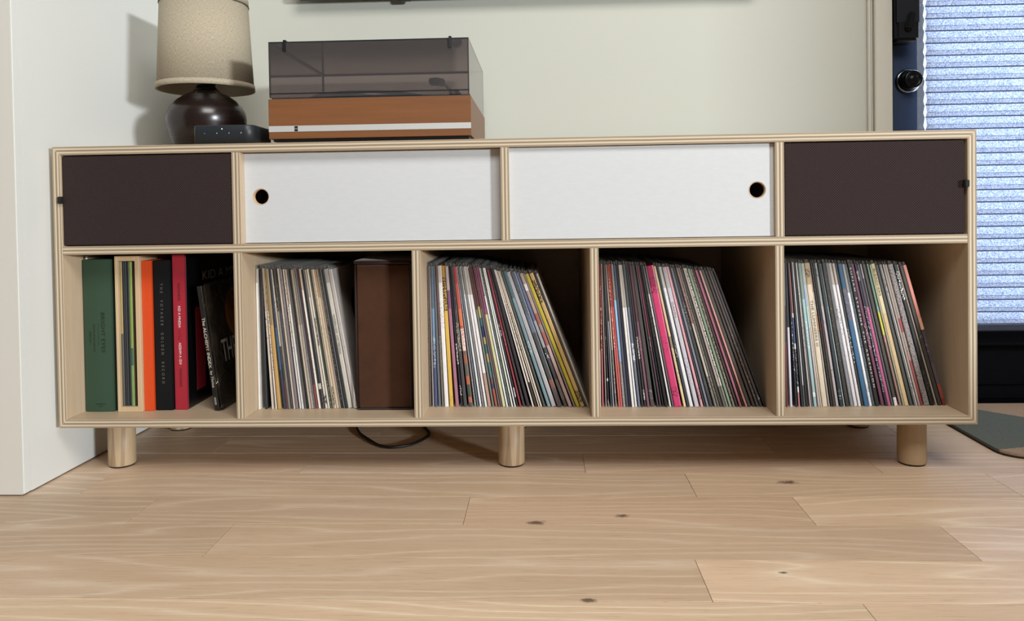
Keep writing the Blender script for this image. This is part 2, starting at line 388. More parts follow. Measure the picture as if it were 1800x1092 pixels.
# lock and knob
def holder(name, parent, loc):
    o = bpy.data.objects.new(name, None); COL.objects.link(o); o.empty_display_size = .03; o.parent = parent; o.location = Vector(loc) - Vector(parent.location); return o
lk = holder('door_lock', dr, (2.040, DY - .0005, 1.005))
lk['label'] = 'black boxy lock with a thumb turn'
b = B(); b.box(-.036, .026, -.070, 0, .0, .17); b.bevel(.007, 3)
b.build('housing', plain('lock_housing', '14161a', 0.5, 0, .05, 30, .15), lk)
b = B(); b.box(-.035, .025, -.0712, -.0701, .048, .163); b.bevel(.0004, 1)
b.build('face_plate', plain('lock_plate', '1d2026', 0.6, 0, .05, 30, .15), lk)
b = B(); b.box(-.0095, .0095, -.083, -.0713, -.025, .025); b.bevel(.0045, 3)
tt_ = b.build('thumb_turn', plain('thumb_turn_metal', '0c0d0f', .6, 0, .05, 30, .15), lk, (-.002, 0, .050)); tt_.rotation_euler.y = math.radians(14); tt_.location = (-.002, 0, .050)
kn = holder('door_knob', dr, (2.064, DY - .0005, 0.905))
kn['label'] = 'round black knob on a polished rose'
b = B(); b.lathe([(.0335, 0), (.034, -.006), (.030, -.010)], 0, 0, 40, axis='y'); b.build('rose', plain('polished_chrome', '8f949a', 0.15, 1.0), kn)
b = B(); b.lathe([(.0295, -.0102), (.028, -.014), (.024, -.016), (.0235, -.019), (.025, -.022), (.025, -.038), (.023, -.042), (.016, -.0425), (.015, -.040), (.0145, -.040), (.013, -.0435), (.004, -.045)], 0, 0, 40, axis='y')
b.build('knob', M_BLACKMETAL, kn)

# doormat: tan coir with a grey green printed field
k = NT('coir_mat'); co = k.coord(); sp = k.n('ShaderNodeSeparateXYZ'); k.l(co, sp.inputs[0])
fz = k.noise(co, 260, 3, 0.7)
edge = k.math('MULTIPLY', k.math('SUBTRACT', k.noise(co, 60, 2), 0.5), 0.012)
u = k.math('ADD', k.math('ADD', sp.outputs[0], sp.outputs[1]), edge)
m1 = k.math('LESS_THAN', u, 0.512)
m2 = k.math('GREATER_THAN', k.math('ADD', k.math('SUBTRACT', sp.outputs[1], k.math('MULTIPLY', sp.outputs[0], .25)), edge), 0.036)
c = k.mix(k.math('MULTIPLY', m1, m2), k.mix(fz, lin('8d755f'), lin('c2a48a')), k.mix(fz, lin('454a43'), lin('767c71')))
k.base(c); k.rough(0.95); k.bump(fz, 0.6, 0.004)
b = B(); pr = []
for (cx_, cy_, a0) in ((.055, .055, 180), (.745, .055, 270), (.745, .40, 0), (.04, .40, 90)):
    r_ = .055 if cy_ < .1 else .03
    for j in range(7):
        a = math.radians(a0 + 15 * j); pr.append((cx_ + r_ * math.cos(a), cy_ + r_ * math.sin(a)))
v0 = [b.bm.verts.new((x, y, 0.0)) for x, y in pr]; v1 = [b.bm.verts.new((x, y, .009)) for x, y in pr]
b.bm.faces.new(v1); b.bm.faces.new(list(reversed(v0)))
for i in range(len(pr)): b.bm.faces.new((v0[i], v0[(i + 1) % len(pr)], v1[(i + 1) % len(pr)], v1[i]))
mat_o = b.build('doormat', [k.m], None, (2.052, 0.122, 0.0015))
b = B(); v0 = [(x + (-.0015 if x < .4 else .0015), y + (-.0015 if y < .2 else .0015)) for x, y in pr]
A_ = [b.bm.verts.new((x, y, -.0012)) for x, y in v0]; B_ = [b.bm.verts.new((x, y, .0035)) for x, y in v0]
for i in range(len(v0)): b.bm.faces.new((A_[i], A_[(i + 1) % len(v0)], B_[(i + 1) % len(v0)], B_[i]))
b.build('rubber_edge', plain('dark_rubber', '241c18', 0.8), mat_o)
tag(mat_o, 'grey green doormat with a tan border lying before the door', 'doormat')

# ------------------------------------------------------------------ record cabinet
cab = thing('record_cabinet', (0.959, 0.2425, 0.0), 'long low birch plywood record cabinet with white sliding doors on round legs', 'cabinet')
CO = Vector(cab.location)
def cpart(name, bb, mats, org):
    o = bb.build(name, mats, cab, Vector(org) - CO); return o
Z0, Z1 = CABL, CABL + CABH
# horizontal outer boards, mitred: origin on the lower face
def hboard(name, z, outer_low):
    b = B(); a, c_ = (0, TH) if outer_low else (TH, 0)
    b.hexa([(a, 0, 0), (CABW - a, 0, 0), (CABW - a, CABD, 0), (a, CABD, 0), (c_, 0, TH), (CABW - c_, 0, TH), (CABW - c_, CABD, TH), (c_, CABD, TH)])
    b.bm.normal_update(); bmesh.ops.recalc_face_normals(b.bm, faces=b.bm.faces)
    for f in b.bm.faces: f.material_index = 1 if f.normal.y < -.9 else 0
    b.bevel(.0006, 1)
    return cpart(name, b, [M_VEN, M_EZ], (0, 0, z))
hboard('bottom_panel', Z0, True); hboard('top_panel', Z1 - TH, False)
def sboard(x, left):
    b = B(); i0, i1 = (0, TH) if left else (TH, 0)
    # left board: outer face at x=0 full height, inner face shorter
    za, zb = (0, TH) if left else (TH, 0)
    b.hexa([(0, 0, za), (TH, 0, zb), (TH, CABD, zb), (0, CABD, za), (0, 0, CABH - za), (TH, 0, CABH - zb), (TH, CABD, CABH - zb), (0, CABD, CABH - za)])
    bmesh.ops.recalc_face_normals(b.bm, faces=b.bm.faces); b.bm.normal_update()
    for f in b.bm.faces: f.material_index = 1 if f.normal.y < -.9 else 0
    b.bevel(.0006, 1)
    return cpart('side_panel', b, [M_VENZ, M_EX], (x, 0, Z0))
sboard(0, True); sboard(CABW - TH, False)
def board(name, x0, x1, y0, y1, z0, z1, edge, ven):
    b = B(); b.box(0, x1 - x0, 0, y1 - y0, 0, z1 - z0)
    bmesh.ops.recalc_face_normals(b.bm, faces=b.bm.faces); b.bm.normal_update()
    for f in b.bm.faces: f.material_index = 1 if f.normal.y < -.9 else 0
    b.bevel(.0005, 1)
    return cpart(name, b, [ven, edge], (x0, y0, z0))
zm = Z0 + MID                                        # top of the middle shelf
board('middle_shelf', TH + .0002, CABW - TH - .0002, 0.0006, CABD - .012, zm - TH, zm, M_EZ, M_VEN)
for x in (.3858, .7644, 1.1356, 1.5146):
    board('lower_divider', x, x + TH, 0.0012, CABD - .012, Z0 + TH + .0002, zm - TH - .0002, M_EX, M_VENZ)
for x in (.3863, .953, 1.5163):
    board('upper_divider', x, x + TH, 0.0012, (CABD - .012) if x != .953 else .0105, zm + .0002, Z1 - TH - .0002, M_EX, M_VENZ)
b = B(); b.box(TH, CABW - TH, 0, .010, TH, CABH - TH); cpart('back_panel', b, M_BACK, (0, CABD - .0115, Z0))
# legs
def leg_mat(name, h1, h2, streak):
    k = NT(name); co = k.coord(); g = k.noise(k.scale(co, 30, 30, 3), 1.0, 4, 0.6, 1.0); s_ = k.noise(k.scale(co, 38, 38, 2.2, (3, 1, 7)), 1.0, 1, .5, .8)
    c = k.mix(g, lin(h1), lin(h2)); c = k.mix(k.math('MULTIPLY', k.math('GREATER_THAN', s_, 0.60), streak), c, lin('7a5c40'))
    k.base(c); k.rough(.5); return k.m
ML = leg_mat('maple_leg', 'ae9676', 'c9b292', .45); ML2 = leg_mat('maple_leg_plain', 'ae9676', 'c7b090', .0)
M_FELT = plain('felt_pad', '1d1712', .95)
for j, y in enumerate((.101, .385)):
    for i, x in enumerate((.080, .963, 1.8345)):
        b = B(); b.lathe([(.0275, .0035), (.029, .006), (.029, CABL - .0002)], 0, 0, 40)
        o = cpart('leg', b, ML if (i < 2) else ML2, (x, y, 0))
        b = B(); b.lathe([(.026, .0006), (.026, .0034)], 0, 0, 24); b.build('felt_pad', M_FELT, o)
# sliding doors with a drilled finger hole
k = NT('white_laminate'); co = k.coord(); n1 = k.noise(k.scale(co, 40, 1, 160), 1, 3, .6); n2 = k.noise(co, 160, 3, .6)
k.base(k.mix(n1, lin('bdbfc1'), lin('c7c9ca'))); k.rough(.55); k.bump(k.math('ADD', n1, n2), .12, .0006); M_LAM = k.m
M_DOOREDGE = plain('plywood_rim', 'bfa076', .6, 0, .2, 90)
def slide_door(x0, x1, y, z0, z1, hx, hz, r, t=.009):
    b = B(); n = 48
    for side, yy in ((0, 0.0), (1, t)):
        outer = []; inner = []
        w, h = x1 - x0, z1 - z0; cx_, cz_ = hx - x0, hz - z0
        for i in range(n):
            a = 2 * PI * i / n + PI / n; c_, s_ = math.cos(a), math.sin(a)
            inner.append(b.bm.verts.new((cx_ + r * c_, yy, cz_ + r * s_)))
            tx = (w - cx_) / c_ if c_ > 0 else -cx_ / c_; tz = (h - cz_) / s_ if s_ > 0 else -cz_ / s_
            q = min(tx, tz); outer.append(b.bm.verts.new((cx_ + q * c_, yy, cz_ + q * s_)))
        # exact corners
        for (px, pz) in ((0, 0), (w, 0), (w, h), (0, h)):
            v = min(outer, key=lambda v: (v.co.x - px) ** 2 + (v.co.z - pz) ** 2); v.co = (px, yy, pz)
        for i in range(n):
            b.bm.faces.new((inner[i], inner[(i + 1) % n], outer[(i + 1) % n], outer[i]))
        if side == 0: I0, O0 = inner, outer
    for i in range(n):
        f = b.bm.faces.new((O0[i], O0[(i + 1) % n], outer[(i + 1) % n], outer[i])); f.material_index = 1
    o = cpart('sliding_door', b, [M_LAM, M_DOOREDGE], (x0, y, z0))
    b = B(); prof = [(r + .0012, -.0006), (r - .0006, .0004), (r - .0008, t)]
    b.lathe(prof, cx_, cz_, 40, False, False, axis='y')
    b.build('finger_hole_rim', M_DOOREDGE, o); return o
slide_door(.4046, .975, .0245, zm + .0015, Z1 - TH - .0015, .4397, .6007, .0163)
slide_door(.955, 1.5158, .0115, zm + .0015, Z1 - TH - .0015, 1.4823, .5979, .0163)
# speaker grilles
def mat_grille(name, c1, c2):
    k = NT(name); co = k.coord(); sp = k.n('ShaderNodeSeparateXYZ'); k.l(co, sp.inputs[0])
    p = 2 * PI / .0050
    h = k.math('MULTIPLY', k.math('SINE', k.math('MULTIPLY', sp.outputs[0], p)), k.math('SINE', k.math('MULTIPLY', sp.outputs[2], p)))
    m = k.n('ShaderNodeMapRange'); k.l(h, m.inputs[0]); m.inputs[1].default_value = .15; m.inputs[2].default_value = .6
    k.base(k.mix(m.outputs[0], lin(c1), lin(c2))); k.rough(.85); k.b.inputs['Specular IOR Level'].default_value = .2
    k.bump(k.math('MULTIPLY', m.outputs[0], -1.0), .6, .002); return k.m
M_GR = mat_grille('brown_grille_cloth', '382c2b', '0e0a0a')
M_TAB = plain('black_pull_tab', '14100f', .8)
for (xa, xb, tx, tz) in ((TH + .0012, .3851, TH + .001, .5998), (1.5353, CABW - TH - .004, CABW - TH - .0045, .604)):
    b = B(); b.box(0, xb - xa, 0, .014, 0, Z1 - TH - zm - .004); b.bevel(.0015, 2)
    o = cpart('speaker_grille', b, M_GR, (xa, .0035, zm + .0018))
    o['label'] = 'dark brown mesh cloth panel'
    b = B(); b.box(-.0045, .0045, -.012, -.0002, -.0075, .0075); b.bevel(.0015, 2); b.build('pull_tab', M_TAB, o, (tx - xa, 0, tz - zm - .0018))

# ------------------------------------------------------------------ things on top
ZT = Z1
lamp = thing('table_lamp', (.227, .25, ZT), 'table lamp with a beige linen drum shade and round black pottery base', 'lamp')
k = NT('black_glaze'); n1 = k.noise(k.coord(), 14, 3, .6); sp = k.n('ShaderNodeSeparateXYZ'); k.l(k.coord(), sp.inputs[0])
band = k.noise(k.scale(k.coord(), 4, 4, 120), 1, 2)
k.base(k.mix(n1, lin('17100e'), lin('2a1d19'))); k.rough(k.math('ADD', .18, k.math('MULTIPLY', band, .18))); k.bump(band, .06, .001); M_GLAZE = k.m
b = B()
b.lathe([(.070, .0006), (.0735, .003), (.079, .02), (.086, .045), (.0915, .068), (.0925, .082), (.090, .097), (.082, .113), (.069, .127), (.053, .138), (.040, .1445), (.033, .148), (.0285, .153)], 0, 0, 64)
b.build('base', M_GLAZE, lamp)
b = B(); b.lathe([(.0285, .1532), (.024, .158), (.021, .164), (.024, .168), (.0285, .171), (.0285, .174), (.022, .177), (.018, .181), (.018, .215)], 0, 0, 40)
b.build('neck', plain('black_metal_neck', '12100f', .35, .3), lamp)
b = B(); b.lathe([(.016, .2152), (.016, .255), (.019, .258), (.024, .275), (.029, .30), (.026, .325), (.012, .338)], 0, 0, 24); b.build('bulb', plain('frosted_bulb', 'd8d6cf', .4), lamp)
k = NT('beige_linen'); tc = k.coord('UV')
w1 = k.noise(k.scale(tc, 40, 420, 1), 1, 3, .65); w2 = k.noise(k.scale(tc, 420, 40, 1), 1, 3, .65); wv = k.math('MULTIPLY', k.math('ADD', w1, w2), .5)
cr_ = k.ramp(wv, [(.36, lin('84775f')), (.5, lin('aa9e88')), (.62, lin('c9bea9'))])
k.base(cr_); k.rough(.9); k.bump(wv, .35, .0015); M_LINEN = k.m
M_LINING = plain('shade_lining', 'b8ab97', .9)
def cone(name, r0, z0, r1, z1, t, mats, parent, n=72):
    bm = bmesh.new(); uv = bm.loops.layers.uv.new('UVMap'); rs = []
    for r, z in ((r0, z0), (r1, z1), (r1 - t, z1), (r0 - t, z0)):
        rs.append([bm.verts.new((r * math.cos(2 * PI * i / n), r * math.sin(2 * PI * i / n), z)) for i in range(n)])
    for q in range(4):
        A_, B_ = rs[q], rs[(q + 1) % 4]
        for i in range(n):
            f = bm.faces.new((A_[i], A_[(i + 1) % n], B_[(i + 1) % n], B_[i])); f.smooth = q in (0, 2); f.material_index = 1 if q == 2 else 0
            for lp, (uu, vv) in zip(f.loops, ((i, 0), (i + 1, 0), (i + 1, 1), (i, 1))): lp[uv].uv = (uu / n * 3.2, vv * abs(z1 - z0 + .001) / .21)
    bmesh.ops.recalc_face_normals(bm, faces=bm.faces)
    me = bpy.data.meshes.new(name); bm.to_mesh(me); bm.free()
    for m in mats: me.materials.append(m)
    return link(name, me, None, parent)
sh = cone('lamp_shade', .1115, .153, .1005, .373, .0025, [M_LINEN, M_LINING], lamp)
cone('hem', .1135, .1525, .1128, .166, .0018, [M_LINEN, M_LINING], sh)
cone('hem', .1022, .3585, .1017, .3735, .0018, [M_LINEN, M_LINING], sh)
cone('seam_cord', .1030, .3565, .1030, .3583, .0018, [plain('dark_seam', '4a4034', .8)] * 2, sh)
b = B()
for a in (0, 2 * PI / 3, 4 * PI / 3):
    b.tube([(0.012 * math.cos(a), .012 * math.sin(a), .366), (.0985 * math.cos(a), .0985 * math.sin(a), .366)], .0014, 6)
b.lathe([(.013, .364), (.013, .368)], 0, 0, 20)
b.build('shade_spider', M_BLACKMETAL, sh)

amp = thing('streaming_amplifier', (.3555, .0985, ZT), 'small black streaming amplifier box in front of the lamp', 'amplifier')
b = B(); pr = []
hw, hd, rr = .0655, .0625, .020
for cx_, cy_, a0 in ((-hw + rr, -hd + rr * .4, 180), (hw - rr, -hd + rr, 270), (hw - rr, hd - rr, 0), (-hw + rr, hd - rr, 90)):
    for j in range(9):
        r_ = rr if a0 != 180 else rr * .4
        c0 = cx_ if a0 != 180 else -hw + r_
        a = math.radians(a0 + 90 * j / 8); pr.append((c0 + r_ * math.cos(a), cy_ + r_ * math.sin(a)))
levels = [(.004, 0), (.0415, 0), (.0435, -.0015)]
rings = []
for z, ins in levels: rings.append([b.bm.verts.new((x * (1 + ins / hw), y * (1 + ins / hd), z)) for x, y in pr])
for A_, B_ in zip(rings, rings[1:]):
    for i in range(len(pr)): b.bm.faces.new((A_[i], A_[(i + 1) % len(pr)], B_[(i + 1) % len(pr)], B_[i])).smooth = True
b.bm.faces.new(rings[-1]); b.bm.faces.new(list(reversed(rings[0])))
M_AMP = plain('matte_black_casing', '22262a', .45, 0, .04, 200)
o = b.build('casing', M_AMP, amp)
for e in o.data.polygons: pass
b = B(); b.box(-.055, .055, -.05, .05, .0006, .0042); b.build('foot_pad', M_BLACKPL, amp)
M_INK = plain('pale_print', 'b9bdc0', .6)
k = NT('white_led'); k.b.inputs['Emission Color'].default_value = (1, 1, 1, 1); k.b.inputs['Emission Strength'].default_value = 1.6; k.base((.8, .8, .8)); M_LED = k.m
yf = -hd - .0004
b = B(); b.lathe([(.0011, yf), (.0011, yf + .0004)], -.002, .0352, 12, axis='y'); b.build('status_light', M_LED, amp)
for nm, geo in (('minus_mark', [(-.0413, -.0385, .0256, .0262)]), ('plus_mark', [(.0380, .0412, .0256, .0264), (.0392, .0400, .0244, .0276)])):
    b = B()
    for x0_, x1_, z0_, z1_ in geo: b.box(x0_, x1_, yf, yf + .0003, z0_, z1_)
    b.build(nm, M_INK, amp)
b = B(); b.face([(-.0140, yf, .0244), (-.0114, yf, .0259), (-.0140, yf, .0274)]); b.build('play_mark', M_INK, amp)
b = B(); b.face([(.0118, yf, .0246), (.0134, yf, .0246), (.0146, yf, .0274), (.0138, yf, .0274)]); b.build('source_mark', M_INK, amp)

# ------------------------------------------------------------------ turntable
tt = thing('turntable', (.670, .262, ZT), 'vintage turntable with a walnut plinth and smoked dust cover', 'turntable')
TO = Vector(tt.location)
def tpart(name, bb, mats): 
    return bb.build(name, mats, tt)
HX0, HX1, HY0, HY1 = -.2195, .2195, -.212, .205      # plinth
pz0, pz1 = .0125, .0985
k = NT('walnut'); co = k.coord(); g = k.noise(k.scale(co, 2.5, 20, 60), 1.5, 5, .65, .4); g2 = k.noise(k.scale(co, 8, 60, 420), 1, 3, .7)
k.base(k.mix(k.math('ADD', k.math('MULTIPLY', g, .7), k.math('MULTIPLY', g2, .3)), lin('5e3a22'), lin('8c5b36'))); k.rough(.42); k.bump(g2, .05, .0005); M_WAL = k.m
b = B(); b.box(HX0, HX1, HY0, HY1, pz0, pz1); b.bevel(.0008, 1); plinth = tpart('plinth', b, M_WAL)
M_ALU = plain('brushed_aluminium', 'd2d2cf', .38, .35, .04, 300)
b = B(); b.box(HX0 + .0002, HX1 - .0002, HY0 - .0012, HY0 - .0002, .0273, .0403); b.bevel(.0004, 1)
strip = b.build('metal_strip', M_ALU, plinth)
b = B(); b.box(-.1625, -.1555, HY0 - .0020, HY0 - .0013, .0283, .0393); badge = b.build('badge', plain('black_badge', '161616', .4), plinth)
text('badge_lettering', 'DUAL', (-.159, HY0 - .0021, .0338), (1, 0, 0), (0, 0, 1), .003, .0058, M_ALU, plinth, .0001)
b = B(); b.box(HX0 + .006, HX1 - .006, HY0 + .012, HY1 - .012, .0075, pz0 - .0002); tpart('base_board', b, M_BLACKPL)
for x in (-.185, .185):
    for y in (-.165, .165):
        b = B(); b.lathe([(.017, .0006), (.019, .002), (.019, .0073)], x, y, 24); tpart('foot', b, M_BLACKPL)
b = B(); b.box(HX0 + .006, HX1 - .006, HY0 + .006, HY1 - .006, pz1 + .0002, pz1 + .003); tpart('deck', b, plain('deck_metal', '55565a', .4, .5))
b = B(); b.lathe([(.145, pz1 + .0035), (.150, pz1 + .006), (.150, pz1 + .020), (.146, pz1 + .023)], -.04, -.005, 64); platter = tpart('platter', b, plain('platter_rim', '6a6c70', .3, .8))
k = NT('rubber_mat'); k.base(lin('1b1b1c')); k.rough(.7)
b = B(); b.lathe([(.142, pz1 + .0232), (.142, pz1 + .0255)], -.04, -.005, 64); b.build('platter_mat', k.m, platter)
b = B(); b.lathe([(.0035, pz1 + .0256), (.003, pz1 + .034)], -.04, -.005, 16); b.build('spindle', M_ALU, platter)
b = B(); b.lathe([(.024, pz1 + .0032), (.024, pz1 + .012), (.017, pz1 + .014), (.016, pz1 + .040)], .150, .11, 32); arm = tpart('tonearm', b, M_BLACKMETAL)
b = B(); b.tube([(.150, .165, pz1 + .050), (.150, .11, pz1 + .050), (.147, -.05, pz1 + .0485), (.138, -.085, pz1 + .047)], .0045, 12); b.build('arm_tube', M_ALU, arm)
b = B(); b.lathe([(.015, .150), (.015, .178)], .150, pz1 + .050, 24, axis='y'); b.build('counterweight', M_BLACKMETAL, arm)
b = B(); b.box(.137, .163, .095, .127, pz1 + .040, pz1 + .060); b.bevel(.003, 2); b.build('pivot_block', M_BLACKPL, arm)
b = B(); b.hexa([(.118, -.125, pz1 + .036), (.142, -.130, pz1 + .036), (.150, -.080, pz1 + .042), (.128, -.078, pz1 + .042), (.116, -.128, pz1 + .053), (.140, -.133, pz1 + .053), (.150, -.080, pz1 + .058), (.128, -.078, pz1 + .058)]); b.bevel(.003, 2); b.build('head_shell', M_BLACKPL, arm)
# smoked acrylic cover: five separate sheets
k = NT('smoked_acrylic')
tb = k.n('ShaderNodeBsdfTransparent'); tb.inputs[0].default_value = (.52, .455, .445, 1)
gl = k.n('ShaderNodeBsdfGlossy'); gl.inputs['Roughness'].default_value = .05; gl.inputs[0].default_value = (.9, .9, .9, 1)
hz = k.n('ShaderNodeBsdfDiffuse'); hz.inputs[0].default_value = (.30, .27, .265, 1)
fr = k.n('ShaderNodeFresnel'); fr.inputs[0].default_value = 1.49
m0 = k.n('ShaderNodeMixShader'); m0.inputs[0].default_value = .16; k.l(tb.outputs[0], m0.inputs[1]); k.l(hz.outputs[0], m0.inputs[2])
m1 = k.n('ShaderNodeMixShader'); k.l(fr.outputs[0], m1.inputs[0]); k.l(m0.outputs[0], m1.inputs[1]); k.l(gl.outputs[0], m1.inputs[2]); k.l(m1.outputs[0], k.out.inputs[0])
M_ACR = k.m
M_ACE = plain('acrylic_edge', '26282a', .25)
cz0, cz1 = pz1 + .0035, .222
cx0, cx1, cy0, cy1, ct_ = HX0 + .002, HX1 - .003, HY0 + .002, HY1 + .006, .003
cover = thing('dust_cover', (0, 0, 0), None, None); cover.parent = tt
for nm, bx in (('front_sheet', (cx0, cx1, cy0, cy0 + ct_, cz0, cz1 - ct_)), ('back_sheet', (cx0, cx1, cy1 - ct_, cy1, cz0, cz1 - ct_)),
               ('side_sheet', (cx0, cx0 + ct_, cy0 + ct_, cy1 - ct_, cz0, cz1 - ct_)), ('side_sheet', (cx1 - ct_, cx1, cy0 + ct_, cy1 - ct_, cz0, cz1 - ct_)),
               ('top_sheet', (cx0, cx1, cy0, cy1, cz1 - ct_, cz1))):
    x0_, x1_, y0_, y1_, z0_, z1_ = bx; i = 0
    b = B()
    # single sheets (front and back skin would tint twice): a plate with its two big faces, edges dark
    b.box(*bx); bmesh.ops.recalc_face_normals(b.bm, faces=b.bm.faces); b.bm.normal_update()
    d_ = (x1_ - x0_, y1_ - y0_, z1_ - z0_); ax = d_.index(min(d_))
    for f in b.bm.faces: f.material_index = 0 if abs(f.normal[ax]) > .9 else 1
    kill = [f for f in b.bm.faces if f.material_index == 0 and ((ax == 2 and f.normal.z < -.9) or (ax == 1 and f.normal.y > .9) or (ax == 0 and f.normal.x * (1 if (x0_ + x1_) > 0 else -1) < -.9))]
    bmesh.ops.delete(b.bm, geom=kill, context='FACES')
    b.build(nm, [M_ACR, M_ACE], cover)
b = B(); b.box(cx0 + .001, cx1 - .001, cy0 - .0012, cy0 - .0002, pz1 + .0105, pz1 + .0130); b.build('front_lip', M_ACE, cover)
for x in (-.1815, .177):
    b = B(); b.box(x - .0028, x + .0028, cy0 - .0035, cy0 - .0003, cz1 - .021, cz1 + .0015); b.box(x - .0028, x + .0028, cy0 - .0035, cy0 + .010, cz1 + .0003, cz1 + .0030); b.build('cover_clip', M_BLACKPL, cover)
b = B(); b.box(HX1 - .07, HX1 - .03, HY1 + .0003, HY1 + .016, .04, .085); tpart('hinge', b, M_BLACKPL)
b = B(); b.box(HX0 + .03, HX0 + .07, HY1 + .0003, HY1 + .016, .04, .085); tpart('hinge', b, M_BLACKPL)

# wall mounted screen above the frame: only its lower tip shows
tv = thing('wall_screen', (.98, .53, 1.45), 'black wall mounted screen, only its small lower tip showing above the turntable', 'television')
b = B(); b.box(-.61, .65, -.025, .018, -.293, .42); b.bevel(.004, 2); b.build('panel', M_BLACKPL, tv)
b = B(); b.box(-.325, -.293, -.004, .014, -.3030, -.2822); b.bevel(.003, 2); b.build('sensor_bump', M_BLACKPL, tv)
b = B(); b.box(-.15, .15, .0183, .0345, -.1, .2); b.build('wall_bracket', M_BLACKMETAL, tv)

# ------------------------------------------------------------------ cubby one: box sets
SF = Z0 + TH + .0003                                  # shelf surface
M_GREEN = plain('green_book_cloth', '2b4432', .75, 0, .08, 260)
M_GREENINK = plain('dark_green_print', '16241a', .7)
gb = thing('box_set', (.0536, .21, SF), 'thick dark green cloth record box set at the left end', 'box set', None)
b = B(); n = 10
pts = [(-.0325, .147)] + [(-.0325 + .065 * i / n, -.1465 - .0022 * math.sin(PI * i / n)) for i in range(n + 1)] + [(.0325, .147)]
v0 = [b.bm.verts.new((x, y, 0)) for x, y in pts]; v1 = [b.bm.verts.new((x, y, .3375)) for x, y in pts]
for i in range(len(pts)): b.bm.faces.new((v0[i], v0[(i + 1) % len(pts)], v1[(i + 1) % len(pts)], v1[i]))
b.bm.faces.new(v1); b.bm.faces.new(list(reversed(v0)))
b.bevel(.0015, 2, .9); o = b.build('slipcase', M_GREEN, gb)
dn, rt = (0, 0, -1), (1, 0, 0)
text('spine_title', 'BRIGHT EYES', (.0125, -.1490, .176), dn, rt, .0085, .088, M_GREENINK, gb)
text('spine_subtitle', 'THE STUDIO ALBUMS', (-.0075, -.1492, .165), dn, rt, .0036, .062, M_GREENINK, gb)
text('spine_years', '2000-2011', (-.0165, -.1489, .165), dn, rt, .0036, .030, M_GREENINK, gb)
b = B(); b.box(.0018, .0022, -.1492, -.1489, .148, .196); b.build('spine_rule', M_GREENINK, gb)
b = B(); b.box(-.008, .014, -.1492, -.1488, .0165, .0180); b.box(-.001, .008, -.1492, -.1488, .0115, .0130); b.build('spine_imprint', M_GREENINK, gb)

cr = thing('record_crate', (.1244, .215, SF), 'narrow pale wooden crate holding a few records, right of the green box set', 'crate')
M_PINE = mat_veneer('pale_pine', 'b59a76', 'd3bb98', 'Z')
ch_ = .3445; cw = .0275; cd = .157
for nm, bx in (('side_board', (-cw, -cw + .0062, -cd, cd, 0, ch_)), ('side_board', (cw - .0100, cw, -cd, cd, 0, ch_)), ('base_board', (-cw + .0064, cw - .0102, -cd, cd, 0, .0115)),
               ('top_board', (-cw + .0064, cw - .0102, -cd, cd, ch_ - .0110, ch_)), ('back_board', (-cw + .0064, cw - .0102, cd - .006, cd, .0117, ch_ - .0112))):
    b = B(); b.box(*bx); b.bevel(.0006, 1); b.build(nm, M_PINE, cr)
# (records inside the crate are built with the other records below)

M_OR = plain('orange_card', 'd2491a', .5, 0, .04, 90)
ob = thing('box_set', (.1626, .2235, SF), 'bright orange slim record box standing between the crate and the black box', 'box set')
b = B(); b.box(-.0105, .0115, -.1565, .1565, 0, .3335); b.bevel(.0012, 2); b.build('slipcase', M_OR, ob)
bb_ = thing('box_set', (.1955, .2275, SF), 'thick black record box lettered down its spine between the orange and red ones', 'box set')
M_BLK = plain('black_card', '101113', .6, 0, .06, 90, .2)
b = B(); b.box(-.0195, .0195, -.1565, .1565, 0, .3335); b.bevel(.0014, 2); b.build('slipcase', M_BLK, bb_)
text('spine_title', 'THE  VOYAGER  GOLDEN  RECORD', (-.001, -.1566, .171), dn, rt, .0060, .222, plain('grey_foil', '6d6a64', .5), bb_, space=2.0)
rb = thing('box_set', (.2316, .232, SF), 'tall red spined record book with black covers', 'box set')
M_RED = plain('red_spine', '9c2030', .5, 0, .05, 90); M_COVER = plain('black_cover', '060607', .35)
b = B(); b.box(-.0139, .0139, -.1572, -.1500, 0, .3455); b.bevel(.0010, 2); b.build('spine', M_RED, rb)
b = B(); b.box(-.0138, .0140, -.1497, .158, 0, .3450); b.bevel(.0006, 1); b.build('covers', M_COVER, rb)
M_WHT = plain('white_print', 'e6dcd8', .6); M_BLP = plain('black_print', '2a0c10', .6)
ysp = -.1573
text('spine_author', 'RADIOHEAD', (.0005, ysp, .262), dn, rt, .0055, .038, M_BLP, rb)
text('spine_title', 'KID A MNESIA', (.0005, ysp, .207), dn, rt, .0055, .048, M_WHT, rb)
text('spine_title', 'KID A MNESIA', (.0005, ysp, .126), (0, 0, 1), rt, .0055, .048, M_WHT, rb, -.0003)
text('spine_author', 'RADIOHEAD', (.0005, ysp, .072), (0, 0, 1), rt, .0055, .040, M_BLP, rb, -.0003)
b = B()
for z in (.160, .172):
    for q in ((-.0022, .0028, z - .0042, z - .0036), (-.0022, .0028, z + .0036, z + .0042), (-.0022, -.0016, z - .0036, z + .0036)): b.box(q[0], q[1], ysp - .0002, ysp + .0001, q[2], q[3])
b.build('spine_emblem', M_BLP, rb)
text('cover_title', 'KID A MNESIA', (.0140, .075, .2905), (0, 1, 0), (0, 0, 1), .021, .285, plain('dim_white_print', 'd0ccc8', .6), rb, .0004)
b = B(); b.box(.0140, .0144, -.108, -.062, .032, .222); b.build('cover_panel', plain('red_cover_panel', '8e1f2a', .5), rb)

